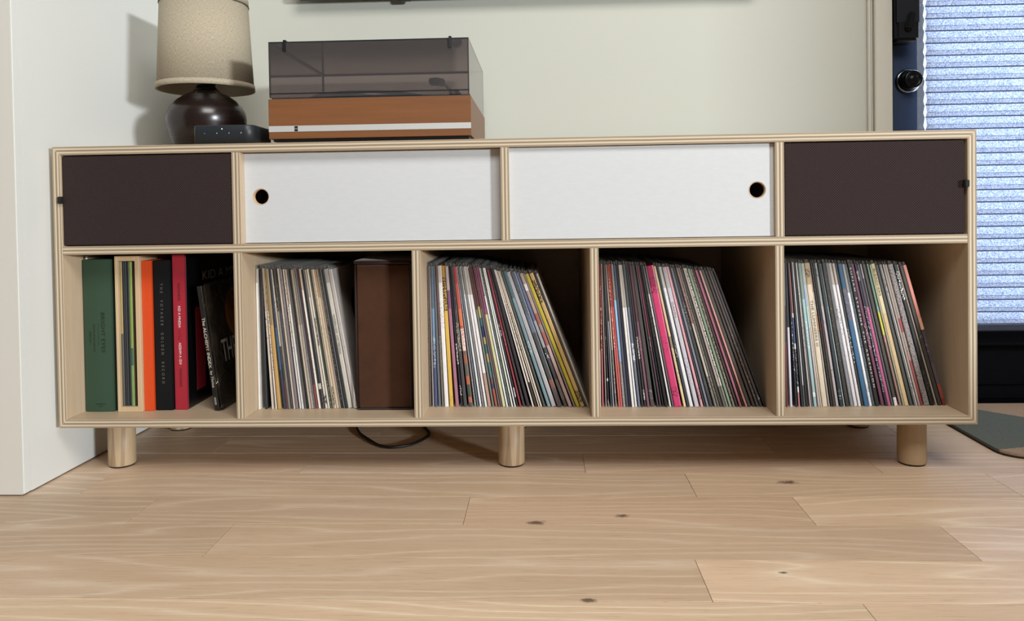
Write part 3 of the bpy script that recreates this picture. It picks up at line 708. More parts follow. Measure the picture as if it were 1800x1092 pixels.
# leaning boxed set in a crinkled clear bag
al = thing('box_set', (.3125, .062, SF + .0014), 'black book in a crinkled clear bag leaning against the first divider', 'box set')
al.rotation_euler = (0, math.radians(-7.2), 0)
M_ABLK = plain('dark_book', '161412', .5)
b = B(); b.box(0, .0105, 0, .285, 0, .276); b.bevel(.0008, 1); bk = b.build('book', M_ABLK, al)
M_CRM = plain('cream_print', 'cfc5b4', .6)
text('spine_title', 'The ALCHEMY INDEX', (.0045, -.0002, .150), dn, rt, .0066, .112, M_CRM, al)
text('spine_author', 'by Thrice', (.0045, -.0002, .069), dn, rt, .0066, .036, M_CRM, al)
b = B(); b.box(.0025, .0066, -.0004, -.0001, .012, .029); b.build('spine_imprint', plain('grey_print', '77716a', .6), al)
b = B(); b.box(.0125, .0165, .004, .285, .002, .276); sl = b.build('record_jacket', M_ABLK, al)
b = B(); rr_ = 24
b.face([(.0168, .150 + .062 * math.cos(2 * PI * i / rr_), .198 + .060 * math.sin(2 * PI * i / rr_)) for i in range(rr_)]); b.build('cover_picture', plain('amber_picture', '9a6226', .6, 0, .5, 40), al)
text('cover_title', 'THR', (.0170, .085, .122), (0, 1, 0), (0, 0, 1), .050, .085, plain('worn_white_print', 'd8d4ce', .6, 0, .3, 90), al, .0002)
k = NT('crinkled_clear_bag'); tb = k.n('ShaderNodeBsdfTransparent'); tb.inputs[0].default_value = (.86, .87, .86, 1)
gl = k.n('ShaderNodeBsdfGlossy'); gl.inputs['Roughness'].default_value = .12
nb = k.n('ShaderNodeBump'); nb.inputs['Strength'].default_value = .9; nb.inputs['Distance'].default_value = .012
k.l(k.noise(k.scale(k.coord(), 1, .5, 1), 42, 4, .6, .8), nb.inputs['Height']); k.l(nb.outputs[0], gl.inputs['Normal'])
mx = k.n('ShaderNodeMixShader'); mx.inputs[0].default_value = .30; k.l(tb.outputs[0], mx.inputs[1]); k.l(gl.outputs[0], mx.inputs[2]); k.l(mx.outputs[0], k.out.inputs[0])
b = B(); random.seed(3); nz_, ny_ = 26, 14
def bagpt(i, j, side):
    z = .0005 + .281 * i / nz_; y = -.010 + .30 * j / ny_
    w = .0025 * math.sin(i * 1.7 + j * .9) + random.uniform(-.0012, .0012)
    if j == 0: return (.0150 + .004 * math.sin(i * .8), y + .004 * math.sin(i * 1.3) + .003 * random.random(), z)
    return ((.0192 + abs(w)) if side else (.0112 + .0008 * math.sin(i)), y, z)
g = [[b.bm.verts.new(bagpt(i, j, 1)) for j in range(ny_ + 1)] for i in range(nz_ + 1)]
for i in range(nz_):
    for j in range(ny_): b.bm.faces.new((g[i][j], g[i][j + 1], g[i + 1][j + 1], g[i + 1][j])).smooth = True
b.build('clear_bag', k.m, al)

b = B(); b.tube(smooth_path([(.0192, .30, .4765), (.0215, .12, .4775), (.026, .075, .4755), (.033, .062, .4708)]), .0016, 8)
tag(b.build('white_cord', plain('white_cord', 'd8d4cc', .5)), 'thin white cord tucked into the top corner over the green box set', 'cord')
b = B(); b.tube(smooth_path([(.505, .47, .0045), (.540, .40, .0045), (.556, .355, .0045), (.575, .312, .0045), (.609, .262, .0045), (.640, .222, .0045), (.672, .207, .0045), (.713, .226, .0045), (.740, .272, .0045), (.747, .32, .0045), (.722, .385, .0045), (.70, .47, .0045)]), .0036, 8)
tag(b.build('power_cord', plain('black_cord', '0b0a0a', .5)), 'black cord looped on the floor beneath the cabinet', 'cord')

# brown suede case in the second cubby
k = NT('brown_suede'); n1 = k.noise(k.coord(), 22, 4, .65); n2 = k.noise(k.coord(), 500, 2)
k.base(k.mix(n1, lin('351e12'), lin('4d301e'))); k.rough(.95); k.b.inputs['Specular IOR Level'].default_value = .15; k.b.inputs['Sheen Weight'].default_value = .25; k.bump(n2, .3, .0008); M_SUE = k.m
M_PIPE = plain('dark_piping', '2a1a14', .7)
cs = thing('record_case', (.694, .23, SF), 'brown suede record case with piped edges beside the records', 'storage case')
b = B(); b.box(-.0665, .0575, -.163, .163, 0, .322); b.bevel(.006, 3); b.build('body', M_SUE, cs)
b = B(); b.box(-.0685, .0590, -.1655, .165, .3225, .3275); b.bevel(.002, 2); b.build('lid', M_SUE, cs)
b = B(); q = [(-.0655, -.1640, .003), (-.0655, -.1640, .3175), (-.062, -.1640, .3205), (.053, -.1640, .3205), (.0565, -.1640, .3175), (.0565, -.1640, .003), (.0525, -.1640, .0022), (-.062, -.1640, .0022), (-.0655, -.1640, .004)]
b.tube(q, .0018, 8); b.build('piping', M_PIPE, cs)
b = B(); b.tube([(-.0685, .15, .3240), (-.0695, -.155, .3235), (-.0660, -.166, .3225), (.057, -.166, .3225)], .0022, 8); b.build('piping', M_PIPE, cs)

# ------------------------------------------------------------------ the records
k = NT('record_jacket')
ca = k.n('ShaderNodeVertexColor', layer_name='Col').outputs['Color']; ik = k.n('ShaderNodeVertexColor', layer_name='Ink')
co = k.coord(); rnd = k.n('ShaderNodeObjectInfo').outputs['Random']
ofs = k.n('ShaderNodeCombineXYZ'); k.l(k.math('MULTIPLY', rnd, 50.0), ofs.inputs[2]); va = k.n('ShaderNodeVectorMath', operation='ADD'); k.l(co, va.inputs[0]); k.l(ofs.outputs[0], va.inputs[1])
gly = k.noise(k.scale(va.outputs[0], 420, 60, 300), 1, 2, .6)
msk = k.math('MULTIPLY', k.math('GREATER_THAN', gly, k.math('SUBTRACT', 0.80, k.math('MULTIPLY', ik.outputs['Alpha'], 0.45))), k.math('GREATER_THAN', ik.outputs['Alpha'], 0.01))
wear = k.noise(k.scale(va.outputs[0], 160, 20, 60), 1, 3, .6)
c = k.mix(msk, ca, ik.outputs['Color'])
hv = k.n('ShaderNodeHueSaturation'); k.l(c, hv.inputs['Color']); k.l(k.math('ADD', .70, k.math('MULTIPLY', wear, .28)), hv.inputs['Value'])
k.base(hv.outputs[0]); k.rough(.45); M_JKT = k.m
k = NT('clear_outer_sleeve'); tb = k.n('ShaderNodeBsdfTransparent'); tb.inputs[0].default_value = (.80, .80, .79, 1)
pb = k.n('ShaderNodeBsdfDiffuse'); pb.inputs[0].default_value = (.62, .60, .57, 1); mx = k.n('ShaderNodeMixShader'); mx.inputs[0].default_value = .12
k.l(tb.outputs[0], mx.inputs[1]); k.l(pb.outputs[0], mx.inputs[2]); k.l(mx.outputs[0], k.out.inputs[0]); M_BAG = k.m

def jacket(t, h, dep, segs, inks):
    """record jacket with a rounded spine towards -Y; spine colours by height: print, and shelf shade painted into many tops"""
    bm = bmesh.new(); cl = bm.loops.layers.float_color.new('Col'); il = bm.loops.layers.float_color.new('Ink')
    cuts = sorted(set([0.0, 1.0] + [s[0] for s in segs] + [i[0] for i in inks] + [i[1] for i in inks]))
    prof = [(0, .0009), (t * .18, .0001), (t * .82, .0001), (t, .0009)]
    rows_ = [[bm.verts.new((x, y, h * (1 - f))) for x, y in prof] for f in cuts]
    back = [[bm.verts.new((x, dep, h * (1 - f))) for x in (0, t)] for f in (0.0, 1.0)]
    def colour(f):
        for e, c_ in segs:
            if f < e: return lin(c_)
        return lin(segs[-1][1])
    def ink(f):
        for a, b_, c_, d_ in inks:
            if a <= f < b_: return (*lin(c_), d_)
        return (0, 0, 0, 0)
    faces = []
    for i in range(len(cuts) - 1):
        m = (cuts[i] + cuts[i + 1]) / 2
        for j in range(3): faces.append((bm.faces.new((rows_[i][j], rows_[i + 1][j], rows_[i + 1][j + 1], rows_[i][j + 1])), m))
    L_, R_ = [r[0] for r in rows_], [r[-1] for r in rows_]
    faces.append((bm.faces.new(list(reversed(L_)) + [back[0][0], back[1][0]]), .5)); faces.append((bm.faces.new(R_ + [back[1][1], back[0][1]]), .5))
    faces.append((bm.faces.new(rows_[0] + [back[0][1], back[0][0]]), 0.0)); faces.append((bm.faces.new(list(reversed(rows_[-1])) + [back[1][0], back[1][1]]), .99))
    faces.append((bm.faces.new((back[0][0], back[0][1], back[1][1], back[1][0])), .5))
    for f, m in faces:
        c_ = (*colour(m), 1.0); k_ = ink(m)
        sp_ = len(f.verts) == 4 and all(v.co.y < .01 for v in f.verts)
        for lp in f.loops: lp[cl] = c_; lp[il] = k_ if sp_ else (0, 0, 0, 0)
    bmesh.ops.recalc_face_normals(bm, faces=bm.faces)
    me = bpy.data.meshes.new('record'); bm.to_mesh(me); bm.free(); me.materials.append(M_JKT); return me

def sleeve_mesh(t, h, dep):
    b = B(); z0, z1 = h + .0004, h + .0085
    w = t * .12
    b.face([(w, .001, z0), (w, dep, z0), (w, dep, z1), (w, -.0005, z1)]); b.face([(t - w, .001, z0), (t - w, dep, z0), (t - w, dep, z1 - .001), (t - w, .003, z1 - .002)])
    b.face([(w, .001, z0), (t - w, .001, z0), (t - w, .003, z1 - .002), (w, -.0005, z1)])
    return b.mesh('outer_sleeve', False)

ORD = ['', 'first', 'second', 'third', 'fourth', 'fifth', 'sixth', 'seventh', 'eighth', 'ninth', 'tenth', 'eleventh', 'twelfth', 'thirteenth', 'fourteenth', 'fifteenth', 'sixteenth', 'seventeenth', 'eighteenth', 'nineteenth', 'twentieth']
def ordinal(n):
    if n <= 20: return ORD[n]
    s_ = {20: 'twenty', 30: 'thirty', 40: 'forty', 50: 'fifty'}[n // 10 * 10]
    return (s_ + '-' + ORD[n % 10]) if n % 10 else {20: 'twentieth', 30: 'thirtieth', 40: 'fortieth', 50: 'fiftieth'}[n]
def parse(s, n): 
    out = []
    for q in s.split(';'):
        if q:
            p = q.split(':'); out.append((float(p[0]), p[1]) if n == 2 else (float(p[0]), float(p[1]), p[2], float(p[3])))
    return out
RECORDS = {  # darker top bands on many spines are shelf shade painted into the colour
 'second': [
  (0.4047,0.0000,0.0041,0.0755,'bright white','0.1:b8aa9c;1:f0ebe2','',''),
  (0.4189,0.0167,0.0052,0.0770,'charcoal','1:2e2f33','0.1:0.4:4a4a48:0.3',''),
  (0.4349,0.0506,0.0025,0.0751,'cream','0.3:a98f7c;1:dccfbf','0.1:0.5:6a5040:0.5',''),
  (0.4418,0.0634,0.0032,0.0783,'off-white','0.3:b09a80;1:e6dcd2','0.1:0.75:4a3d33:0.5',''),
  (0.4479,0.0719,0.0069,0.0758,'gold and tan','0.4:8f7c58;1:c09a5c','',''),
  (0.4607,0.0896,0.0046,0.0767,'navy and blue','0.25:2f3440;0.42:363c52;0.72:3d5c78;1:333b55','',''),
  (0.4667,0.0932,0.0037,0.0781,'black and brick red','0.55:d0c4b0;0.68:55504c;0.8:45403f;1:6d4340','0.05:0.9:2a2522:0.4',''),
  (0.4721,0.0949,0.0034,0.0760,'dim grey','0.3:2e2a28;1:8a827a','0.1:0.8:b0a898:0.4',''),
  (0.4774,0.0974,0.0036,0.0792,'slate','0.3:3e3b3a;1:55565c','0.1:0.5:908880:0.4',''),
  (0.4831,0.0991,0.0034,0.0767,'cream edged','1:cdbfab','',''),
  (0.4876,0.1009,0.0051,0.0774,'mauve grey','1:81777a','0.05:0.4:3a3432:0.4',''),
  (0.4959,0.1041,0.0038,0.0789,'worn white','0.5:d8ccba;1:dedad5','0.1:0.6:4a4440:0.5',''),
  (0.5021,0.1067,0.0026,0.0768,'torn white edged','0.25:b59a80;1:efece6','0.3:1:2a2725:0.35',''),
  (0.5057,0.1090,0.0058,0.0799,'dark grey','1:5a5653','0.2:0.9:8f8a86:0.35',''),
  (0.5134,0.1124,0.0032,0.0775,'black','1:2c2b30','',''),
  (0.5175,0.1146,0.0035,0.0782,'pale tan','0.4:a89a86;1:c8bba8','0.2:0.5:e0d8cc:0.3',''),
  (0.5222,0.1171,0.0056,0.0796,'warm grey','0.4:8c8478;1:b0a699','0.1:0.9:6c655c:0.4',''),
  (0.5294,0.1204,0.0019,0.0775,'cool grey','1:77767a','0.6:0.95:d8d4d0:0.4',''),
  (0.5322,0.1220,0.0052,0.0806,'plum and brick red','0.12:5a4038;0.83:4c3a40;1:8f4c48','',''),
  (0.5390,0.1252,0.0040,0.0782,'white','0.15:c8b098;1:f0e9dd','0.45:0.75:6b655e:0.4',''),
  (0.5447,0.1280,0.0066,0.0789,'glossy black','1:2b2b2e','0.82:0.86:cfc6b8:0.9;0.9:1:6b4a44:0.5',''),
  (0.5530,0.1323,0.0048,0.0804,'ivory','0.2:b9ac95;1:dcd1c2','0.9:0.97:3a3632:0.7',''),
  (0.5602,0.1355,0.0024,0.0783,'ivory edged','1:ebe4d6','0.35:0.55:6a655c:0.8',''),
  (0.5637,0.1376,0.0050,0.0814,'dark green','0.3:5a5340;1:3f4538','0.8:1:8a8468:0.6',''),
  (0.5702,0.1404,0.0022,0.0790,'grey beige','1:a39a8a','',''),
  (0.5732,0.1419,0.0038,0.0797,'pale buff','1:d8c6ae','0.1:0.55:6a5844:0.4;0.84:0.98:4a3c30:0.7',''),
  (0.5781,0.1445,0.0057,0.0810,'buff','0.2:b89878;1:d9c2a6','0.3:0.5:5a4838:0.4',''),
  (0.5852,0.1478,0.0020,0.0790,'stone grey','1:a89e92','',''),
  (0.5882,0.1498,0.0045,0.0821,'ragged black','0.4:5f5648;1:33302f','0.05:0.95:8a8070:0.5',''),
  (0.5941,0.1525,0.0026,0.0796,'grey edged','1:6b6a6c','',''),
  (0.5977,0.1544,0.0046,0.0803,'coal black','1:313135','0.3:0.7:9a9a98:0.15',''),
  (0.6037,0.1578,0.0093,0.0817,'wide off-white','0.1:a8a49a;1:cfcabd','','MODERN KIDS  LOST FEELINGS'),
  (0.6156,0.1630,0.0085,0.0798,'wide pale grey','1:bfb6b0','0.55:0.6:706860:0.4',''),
 ],
 'third': [
  (0.7830,0.0006,0.0043,0.0900,'mottled taupe','1:66594e','0.1:0.9:2e2822:0.5',''),
  (0.7900,0.0086,0.0035,0.0910,'pale grey','1:9b979a','',''),
  (0.7955,0.0136,0.0050,0.0886,'blue','0.3:5f7083;0.55:7796b4;1:50567c','0.5:0.72:c2d0dc:0.6',''),
  (0.8032,0.0215,0.0055,0.0914,'smoke grey','1:6c6d72','0.5:0.9:b8b8ba:0.3',''),
  (0.8113,0.0289,0.0041,0.0886,'olive grey','0.5:6c5a5a;1:77736a','0.5:0.8:c0bcb8:0.4',''),
  (0.8176,0.0350,0.0082,0.0890,'thick white','0.12:c9beb4;1:efebec','0.25:0.45:b0a8a4:0.5',''),
  (0.8284,0.0422,0.0078,0.0899,'thick mustard yellow','0.15:b98f45;1:dcb552','0.08:0.32:3a2e20:0.7;0.92:0.98:5a4520:0.4',''),
  (0.8419,0.0595,0.0064,0.0873,'mauve','0.17:b8aaa8;0.3:7d5378;1:a97288','0.45:0.5:c8a0b0:0.3',''),
  (0.8537,0.0758,0.0037,0.0900,'slate black','1:33343a','0.55:0.7:d8d4d0:0.7;0.85:0.92:d8d4d0:0.6',''),
  (0.8602,0.0838,0.0065,0.0872,'wide charcoal','0.3:3a3238;1:4b494d','0.4:0.6:b8b4a4:0.6;0.2:0.35:e0dcd8:0.3',''),
  (0.8716,0.0985,0.0073,0.0875,'red and rust striped','0.12:a84642;0.3:bd5a50;0.42:d8754e;0.5:b85a44;0.6:d9a294;0.63:6e665a;0.69:a0604a;0.78:66625a;0.84:b9694c;0.93:465048;0.97:b06a50;1:4a5250','0.44:0.6:f0e4e0:0.7',''),
  (0.8838,0.1129,0.0033,0.0884,'striped grey','1:a0a4a8','0:1:303436:0.4',''),
  (0.8894,0.1191,0.0030,0.0860,'steel grey','1:6d757b','',''),
  (0.8948,0.1258,0.0043,0.0889,'bright white','0.2:c5c2b8;1:f1f2f4','',''),
  (0.9014,0.1322,0.0032,0.0861,'grey','1:8e8c8c','0.8:1:c8c8cc:0.4',''),
  (0.9066,0.1375,0.0043,0.0865,'pearl white','0.2:c0bab2;1:eeeaea','',''),
  (0.9134,0.1445,0.0063,0.0876,'white and tan','0.2:b8b0a4;0.76:efeae9;1:bd9684','',''),
  (0.9231,0.1540,0.0038,0.0851,'grey green','0.3:57403e;1:7a7d7a','',''),
  (0.9293,0.1605,0.0051,0.0879,'teal and gold collage','0.28:6e4048;0.36:c0b878;0.42:4a7478;0.5:32406a;0.55:c2a468;0.62:4a7470;0.68:c0a070;0.79:5d8480;0.84:7a5a5a;0.87:4c4a68;1:b05e48','',''),
  (0.9370,0.1677,0.0027,0.0851,'dove grey','0.3:70474c;1:75797d','',''),
  (0.9411,0.1711,0.0032,0.0856,'maroon brown','1:76585a','',''),
  (0.9459,0.1750,0.0058,0.0866,'pale yellow','0.3:8a4c68;0.34:a05a78;1:d5d5a6','',''),
  (0.9541,0.1814,0.0033,0.0842,'chalk white','0.2:b8b4ae;1:f0f0ee','0.1:0.4:505450:0.4',''),
  (0.9592,0.1857,0.0044,0.0870,'black and white pinstriped','1:6a706a','0:1:202422:0.5;0.1:0.9:e0e4e0:0.3',''),
  (0.9655,0.1906,0.0028,0.0843,'milk white','1:ecefe4','0.82:0.92:303830:0.5',''),
  (0.9720,0.2011,0.0023,0.0847,'snow white','1:f4f4f4','',''),
  (0.9775,0.2099,0.0025,0.0858,'brown black','1:443e40','0.4:0.5:e0dcdc:0.6;0.86:0.93:e8e4e4:0.8',''),
  (0.9836,0.2200,0.0034,0.0834,'crimson','1:9d4450','0.45:0.55:d89aa0:0.5',''),
  (0.9906,0.2301,0.0045,0.0862,'dark patterned','1:453c3c','0:1:7a706c:0.35',''),
  (0.9995,0.2424,0.0059,0.0834,'wide ink black','1:322f36','',''),
  (1.0112,0.2584,0.0030,0.0837,'thin cream','1:e4dacf','',''),
  (1.0174,0.2671,0.0035,0.0847,'bone cream','0.82:e2d7c9;1:3f3836','0.2:0.6:6e665c:0.5',''),
  (1.0246,0.2767,0.0019,0.0823,'thin ivory','1:dcd0be','0.3:0.6:6e665c:0.5',''),
  (1.0286,0.2823,0.0035,0.0852,'oatmeal','1:e0d2c2','',''),
  (1.0358,0.2922,0.0043,0.0824,'green grey','1:525654','0.35:0.75:9aa09c:0.35',''),
  (1.0445,0.3038,0.0064,0.0828,'steel blue','0.2:506b72;1:78929a','0.52:0.62:b4c4c4:0.6',''),
  (1.0541,0.3116,0.0085,0.0837,'wide silver','1:b5b2b4','',''),
  (1.0666,0.3215,0.0095,0.0811,'wide smoky','0.3:5d656e;0.45:6a7284;0.68:4a4d50;0.8:4b4a48;0.86:8a5a50;1:64565a','0.1:0.35:2e3338:0.5',''),
  (1.0807,0.3330,0.0068,0.0837,'blue and grey banded','0.36:6b7390;0.56:a4a5aa;0.72:4a4a4c;0.8:484648;0.95:706a62;1:55524e','0.6:0.64:e0e0e0:0.5',''),
  (1.0909,0.3410,0.0068,0.0808,'dusty pink','0.08:ae9c8c;0.13:e6dedc;0.3:b0988e;0.38:a86256;0.44:9c8a80;0.54:a8605a;1:c0a29f','',''),
  (1.1015,0.3500,0.0038,0.0811,'taupe','1:887c72','',''),
  (1.1075,0.3549,0.0069,0.0821,'olive yellow','1:bfae3c','',''),
  (1.1171,0.3549,0.0080,0.0796,'tan','1:c9a66c','0.05:0.22:3a2c20:0.7;0.27:0.38:3a2c20:0.35;0.88:0.97:4a3c28:0.7',''),
  (1.1273,0.3549,0.0034,0.0823,'iron grey','1:55524f','',''),
  (1.1312,0.3549,0.0041,0.0795,'thin light grey','1:b0a8a0','',''),
 ],
 'fourth': [
  (1.1588,0.0000,0.0018,0.0800,'white edged','0.6:8a5048;1:efeae6','',''),
  (1.1634,0.0064,0.0031,0.0811,'brick pink','0.6:8a4640;1:c27076','0.15:0.6:e8d4cc:0.5',''),
  (1.1708,0.0193,0.0019,0.0788,'pale pink grey','1:b5a49e','',''),
  (1.1758,0.0281,0.0028,0.0817,'black lettered','1:39383c','0.5:0.75:c8c8c8:0.4;0.8:0.82:e8e8e8:0.9;0.95:1:e8e8e8:0.6',''),
  (1.1823,0.0390,0.0017,0.0790,'slate grey','1:6a6c72','',''),
  (1.1866,0.0463,0.0024,0.0796,'cool light grey','0.4:4a484a;1:a5a8b2','',''),
  (1.1926,0.0569,0.0026,0.0807,'mottled cream','0.3:c8b0a0;0.6:dcc8b8;1:8a8a86','0.5:1:e8e4e0:0.5',''),
  (1.1991,0.0685,0.0030,0.0783,'salmon red','0.3:9c4a40;1:cf7470','0.05:0.6:f0e0d8:0.5',''),
  (1.2034,0.0716,0.0044,0.0812,'red','0.3:a04840;0.6:c25a50;1:cf6a66','0.5:0.6:f0d8d0:0.4',''),
  (1.2089,0.0743,0.0047,0.0785,'sky blue and grey','0.25:8c8480;0.6:98c4ec;0.68:94b0dc;1:98908e','0.7:1:e0dcdc:0.4',''),
  (1.2153,0.0771,0.0046,0.0790,'slate blue','1:50545e','',''),
  (1.2210,0.0797,0.0052,0.0800,'midnight navy','1:22273a','0.2:0.6:6a6a70:0.3',''),
  (1.2276,0.0832,0.0050,0.0777,'cream white','0.3:b8b0a2;1:f0ece8','',''),
  (1.2350,0.0897,0.0040,0.0806,'bright white','0.3:bcb6ac;1:eeecf0','',''),
  (1.2411,0.0955,0.0049,0.0778,'grey blue','0.3:55585a;1:727a8a','0.55:0.68:e0e4f0:0.7',''),
  (1.2484,0.1020,0.0045,0.0783,'jet black','1:323134','',''),
  (1.2554,0.1091,0.0032,0.0794,'dark grey','1:47464a','0.5:0.66:e4e4e4:0.7;0.88:0.95:e4e4e4:0.7',''),
  (1.2607,0.1147,0.0050,0.0770,'plum','0.4:5d3c44;1:7d5668','0.5:0.6:d0a8a8:0.4',''),
  (1.2684,0.1224,0.0077,0.0799,'wide taupe black','1:4c4845','0.35:0.6:9a948c:0.3;0.88:0.95:b0aaa8:0.5',''),
  (1.2821,0.1402,0.0030,0.0770,'graphite','1:4a4c50','',''),
  (1.2877,0.1473,0.0035,0.0775,'dark plum','0.5:7d3c48;1:5a434a','0.5:0.6:d0a0a0:0.5',''),
  (1.2940,0.1552,0.0027,0.0786,'dull black','1:2c2c30','0.1:0.9:70706c:0.3',''),
  (1.2992,0.1620,0.0055,0.0763,'ink black','1:1f2228','0.2:0.5:70706c:0.4',''),
  (1.3089,0.1739,0.0036,0.0791,'thin bright white','0.2:908a80;1:f2eee8','0.05:0.45:302c2a:0.4',''),
  (1.3149,0.1803,0.0030,0.0764,'lavender grey','1:6f6a72','',''),
  (1.3196,0.1846,0.0146,0.0769,'thick hot pink','0.15:a82852;1:cf3a6e','0.08:0.2:6a1638:0.6;0.5:0.62:7a1a40:0.5;0.86:0.93:6a1638:0.6',''),
  (1.3392,0.1987,0.0052,0.0777,'pale yellow','0.5:e0cba0;0.58:9a9078;0.85:d8c8a0;1:ecd8a8','0.55:0.85:686048:0.4',''),
  (1.3466,0.2042,0.0043,0.0754,'blue black','1:3a4048','0.5:0.65:d0d4d4:0.5',''),
  (1.3526,0.2084,0.0069,0.0783,'thick white','0.15:c4c2ba;1:efeff0','0.08:0.35:8a8680:0.3',''),
  (1.3634,0.2192,0.0082,0.0754,'thick lavender white','0.15:b4b0ae;1:cac8d2','0.65:0.85:8a8894:0.5','DAMN.'),
  (1.3760,0.2312,0.0049,0.0758,'pink','1:dfa6ae','0.4:0.55:8a5a60:0.4;0.86:0.95:8a5a60:0.6',''),
  (1.3838,0.2388,0.0025,0.0768,'pewter','1:4c4f56','',''),
  (1.3883,0.2436,0.0044,0.0746,'blue grey','0.3:737a84;1:838794','',''),
  (1.3953,0.2501,0.0064,0.0774,'wide black','1:3f403f','0.25:0.45:8a8a88:0.5;0.8:0.9:9a9c9c:0.4',''),
  (1.4056,0.2607,0.0043,0.0746,'grey and mauve','0.4:8f6e6c;0.78:c5c0b6;1:8a8880','0.02:0.4:d8c8c4:0.4;0.8:1:383632:0.5',''),
  (1.4120,0.2653,0.0034,0.0751,'tan pinstriped','1:857b70','0:1:3a342e:0.5',''),
  (1.4169,0.2688,0.0054,0.0762,'charcoal','1:45443f','',''),
  (1.4247,0.2747,0.0041,0.0738,'pinkish grey','0.85:b8aaa6;1:6a6662','',''),
  (1.4310,0.2789,0.0037,0.0767,'cream scrawled','0.85:dcd8c8;1:8c9484','0.02:0.8:3a3834:0.55',''),
  (1.4367,0.2834,0.0047,0.0740,'sage green','1:879c88','',''),
  (1.4442,0.2905,0.0045,0.0744,'tan striped','1:8c8072','0:1:302a24:0.55',''),
  (1.4515,0.2973,0.0042,0.0755,'dark brown','1:463c3a','',''),
  (1.4586,0.3044,0.0046,0.0731,'rose pink','1:a8677a','',''),
  (1.4659,0.3108,0.0028,0.0760,'black brown','1:3f3735','0.1:0.9:6a5a56:0.3',''),
  (1.4709,0.3159,0.0040,0.0733,'salmon pink','0.3:c29a90;1:d39a90','',''),
  (1.4769,0.3204,0.0060,0.0738,'olive charcoal','1:4d4a46','',''),
  (1.4869,0.3277,0.0052,0.0748,'brown grey','1:4c433f','',''),
  (1.4949,0.3340,0.0045,0.0724,'dark with a pale pinstripe','1:564e4a','0.4:1:d0c4b8:0.4',''),
  (1.5023,0.3391,0.0051,0.0753,'wide dark taupe','1:4d4646','0.92:0.95:c0c0c0:0.6',''),
  (1.5101,0.3456,0.0041,0.0725,'rightmost black','1:29272a','0.35:0.55:6a6a6c:0.3',''),
 ],
 'fifth': [
  (1.5565,0.0117,0.0038,0.0720,'grey green and maroon','0.3:5a605c;0.42:3a3a40;0.55:3f3a3c;1:6f3a42','',''),
  (1.5658,0.0285,0.0045,0.0733,'black and lavender white','0.45:39363e;1:d8d6e4','',''),
  (1.5774,0.0501,0.0026,0.0713,'black speckled','1:37373e','0.4:0.75:e0e0e4:0.5',''),
  (1.5837,0.0611,0.0034,0.0744,'pink and navy banded','0.35:a8706a;0.38:ece4e4;0.56:4a5a88;0.6:e8e8ec;0.86:3a3a40;0.9:f4f0f0;1:c98888','0.6:0.85:d8d8dc:0.5',''),
  (1.5896,0.0682,0.0031,0.0719,'black','1:2f3236','',''),
  (1.5953,0.0754,0.0023,0.0727,'silver white','0.85:dcdcdc;1:6a6c72','',''),
  (1.5997,0.0810,0.0042,0.0739,'wide black','1:272a30','0.3:0.6:a0a0a0:0.15',''),
  (1.6072,0.0906,0.0025,0.0719,'thin mottled white','1:d0ccca','0.1:0.6:7a7674:0.5',''),
  (1.6120,0.0967,0.0023,0.0750,'mauve grey','0.3:7e8a80;1:7d7078','',''),
  (1.6162,0.1020,0.0057,0.0725,'pale teal','0.25:8c9c94;1:a6c9ca','0.4:0.6:e0f0f0:0.5;0.9:0.93:ffffff:0.8',''),
  (1.6249,0.1102,0.0043,0.0733,'pinkish grey','0.15:a8b4b4;0.3:a8c0e0;0.45:b8d4d4;1:c8b8b6','',''),
  (1.6310,0.1150,0.0020,0.0746,'thin white','1:f0ead8','',''),
  (1.6344,0.1184,0.0098,0.0725,'thick cream','0.15:b4a07f;1:e2d4bc','0.04:0.1:6a5840:0.7','THE LUMINEERS III'),
  (1.6478,0.1281,0.0028,0.0757,'grey and peach','0.2:b09c88;0.35:dcd0c8;0.48:d0a080;1:c0bcb8','0.1:0.3:8a7a70:0.5',''),
  (1.6522,0.1322,0.0035,0.0732,'black lined','1:2c2826','0:1:6a6662:0.4',''),
  (1.6571,0.1358,0.0044,0.0739,'dark brown','0.4:1e2024;0.6:4a2c30;1:45403a','',''),
  (1.6638,0.1407,0.0053,0.0753,'silver grey','0.3:9fa19c;1:bdb5b6','0.04:0.1:606060:0.6;0.4:0.43:707070:0.6;0.72:0.8:6a6a6c:0.5',''),
  (1.6715,0.1471,0.0064,0.0732,'ink navy','1:2a323c','0.2:0.5:5a6870:0.3;0.88:0.95:c8d4d8:0.5',''),
  (1.6802,0.1529,0.0024,0.0764,'ice green','0.3:93a39c;1:b3c9c4','',''),
  (1.6840,0.1565,0.0071,0.0739,'dark brown flecked','1:3a3633','0.05:0.95:b8b0a4:0.3',''),
  (1.6941,0.1639,0.0061,0.0747,'grey','0.4:77787a;1:8f9298','0.2:1:6a6c72:0.4',''),
  (1.7025,0.1700,0.0065,0.0761,'wide white','0.15:beb5aa;1:e9e7ea','0.3:0.5:707070:0.5;0.6:0.75:b06060:0.35',''),
  (1.7106,0.1734,0.0052,0.0741,'white','0.15:c4b5ac;1:eeecee','0.45:0.62:c07878:0.4',''),
  (1.7182,0.1757,0.0046,0.0772,'charcoal','1:3c3d3c','0.45:0.7:d8d8d8:0.5',''),
  (1.7239,0.1781,0.0085,0.0747,'wide teal blue','0.17:2d5a78;0.4:5c5c6c;1:39688f','0.18:0.4:90909c:0.5',''),
  (1.7344,0.1819,0.0051,0.0756,'brilliant white','0.2:a8a098;1:f6f8fa','0.1:0.3:808080:0.4;0.85:0.9:a0a0a8:0.6',''),
  (1.7408,0.1840,0.0054,0.0769,'slate striped','1:59636a','0:1:22282c:0.5',''),
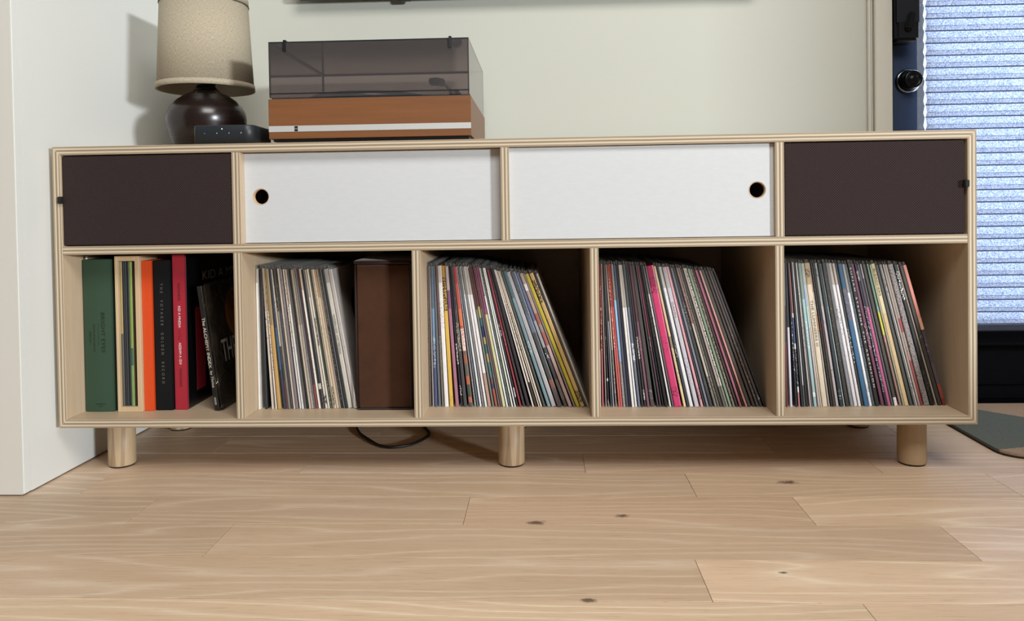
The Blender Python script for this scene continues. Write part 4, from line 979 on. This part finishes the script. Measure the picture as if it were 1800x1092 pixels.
  (1.7475,0.1867,0.0075,0.0749,'wide black letterspaced','1:232325','','S U F J A N    S T E V E N S    T H E    A S C E N S I O N'),
  (1.7603,0.2020,0.0064,0.0781,'plum','1:6d4056','0.42:0.6:e0d8dc:0.5',''),
  (1.7685,0.2062,0.0042,0.0757,'navy lettered','1:2d2b38','0.05:0.12:c8c0c4:0.7;0.3:0.9:b8b8cc:0.55',''),
  (1.7738,0.2086,0.0057,0.0764,'pink','0.3:4c4650;1:bd5f88','0.3:0.5:e0d8e0:0.4',''),
  (1.7819,0.2120,0.0040,0.0777,'ash grey','0.1:a8a8a6;1:5f6062','',''),
  (1.7873,0.2149,0.0065,0.0757,'dark olive black','1:444240','0.3:0.7:74726c:0.4;0.94:1:f0e8e4:0.9',''),
  (1.7990,0.2196,0.0047,0.0789,'green, yellow and taupe banded','0.3:6f9c86;0.34:8cb8a4;0.5:d6d64e;0.55:c0908c;1:9b837a','0.8:0.95:a04c50:0.4',''),
  (1.8055,0.2239,0.0026,0.0765,'pale sage','1:b4b8a4','',''),
  (1.8095,0.2260,0.0079,0.0771,'wide tan','0.15:cdbf92;0.35:e2d2aa;1:d9bd90','0.3:0.5:8a7a5a:0.3','BLEACHERS'),
  (1.8206,0.2316,0.0066,0.0786,'wide olive grey','1:454844','0.75:0.8:90907c:0.3',''),
  (1.8294,0.2367,0.0026,0.0766,'thin grey','1:74787a','',''),
  (1.8339,0.2385,0.0032,0.0796,'light grey','1:cfc8c6','0.1:0.2:505050:0.5;0.8:0.9:4a4a4a:0.5',''),
  (1.8381,0.2401,0.0039,0.0771,'stone beige','1:b0a498','',''),
  (1.8430,0.2416,0.0050,0.0778,'beige and crimson','0.38:a89c94;0.48:a84854;0.6:a89890;0.68:ac8a84;1:9a4448','0.3:0.7:302a2a:0.3',''),
  (1.8516,0.2441,0.0108,0.0792,'wide grey marbled','1:9a9290','0.02:0.98:2e2c30:0.5;0.55:0.75:efecec:0.4',''),
  (1.8645,0.2485,0.0067,0.0773,'wide black','1:17191d','0.05:0.25:f0f0f0:0.6;0.75:0.92:8a8c90:0.4',''),
  (1.8758,0.2611,0.0036,0.0805,'grey beige','1:a89d8d','0.55:0.65:6a645c:0.4',''),
  (1.8807,0.2638,0.0069,0.0780,'dark grey','1:393431','0.5:0.52:c8c0b8:0.5',''),
  (1.8900,0.2675,0.0069,0.0788,'salmon and rust banded','0.38:e0917f;0.46:dfa58c;0.7:453c44;0.85:55484f;0.95:8e4034;1:7a2e28','0.48:0.62:a8a0a4:0.4',''),
 ],
}
RECORDS['crate'] = [
  (0.1034,0,0.0052,0.0660,'sand coloured','0.5:b09a62;1:5a5850','',''),
  (0.1090,0,0.0042,0.0665,'black','1:26282c','',''),
  (0.1140,0,0.0042,0.0660,'grey edged black','1:33353b','',''),
  (0.1190,0,0.0046,0.0668,'dull black','1:232529','',''),
  (0.1244,0,0.0062,0.0662,'lime green','0.6:86a048;0.72:3f6a4a;1:7da25a','',''),
  (0.1314,0,0.0042,0.0666,'dark brown','1:4a2e26','',''),
]

random.seed(11)
for cub, lst in RECORDS.items():
    for i, (x, th, t, y, cname, sg, ink, txt) in enumerate(lst):
        h = .3115 + random.uniform(-.0012, .0014); dep = .312
        if cub == 'crate': dep, h = .296, .3195 + random.uniform(-.001, .001)
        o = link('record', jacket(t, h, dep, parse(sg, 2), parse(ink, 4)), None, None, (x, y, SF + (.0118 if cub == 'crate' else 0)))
        o.rotation_euler.y = -th
        if i < len(lst) / 2: pos = ordinal(i + 1) + ' from the left'
        else: pos = ('last' if i == len(lst) - 1 else ordinal(len(lst) - i) + ' from the right')
        if cub == 'crate': pos = ordinal(i + 1) + ' from the left'
        where = 'in the %s cubby' % cub if cub != 'crate' else 'inside the narrow wooden crate'
        extra = ' lettered' if txt else ''
        tag(o, '%s%s record spine, %s %s' % (cname, extra, pos, where), 'record', 'records %s' % where)
        if not (cub == 'crate' or (cub, i) in (('fourth', 25), ('third', 6), ('third', 5))):
            link('outer_sleeve', sleeve_mesh(t, h, dep), M_BAG, o)
        if txt:
            m_ = M_WHT if 'black' in cname else plain('spine_print', '8c5a60' if txt == 'DAMN.' else '4f4a42', .6)
            ln, fr_ = {'DAMN.': (.036, .31), 'THE LUMINEERS III': (.10, .42), 'BLEACHERS': (.060, .13), 'MODERN KIDS  LOST FEELINGS': (.088, .47)}.get(txt, (.262, .45))
            text('spine_title', txt, (t / 2, -.0001, h * (1 - fr_)), dn, rt, t * .52, ln, m_, o, .0002)
        if cub == 'second' and i == len(lst) - 1:
            b = B(); b.face([(t + .0004, .16 + .05 * math.cos(2 * PI * q / 32), .205 + .05 * math.sin(2 * PI * q / 32)) for q in range(32)]); b.build('centre_hole', plain('dark_hole', '0c0c0c', .5), o)
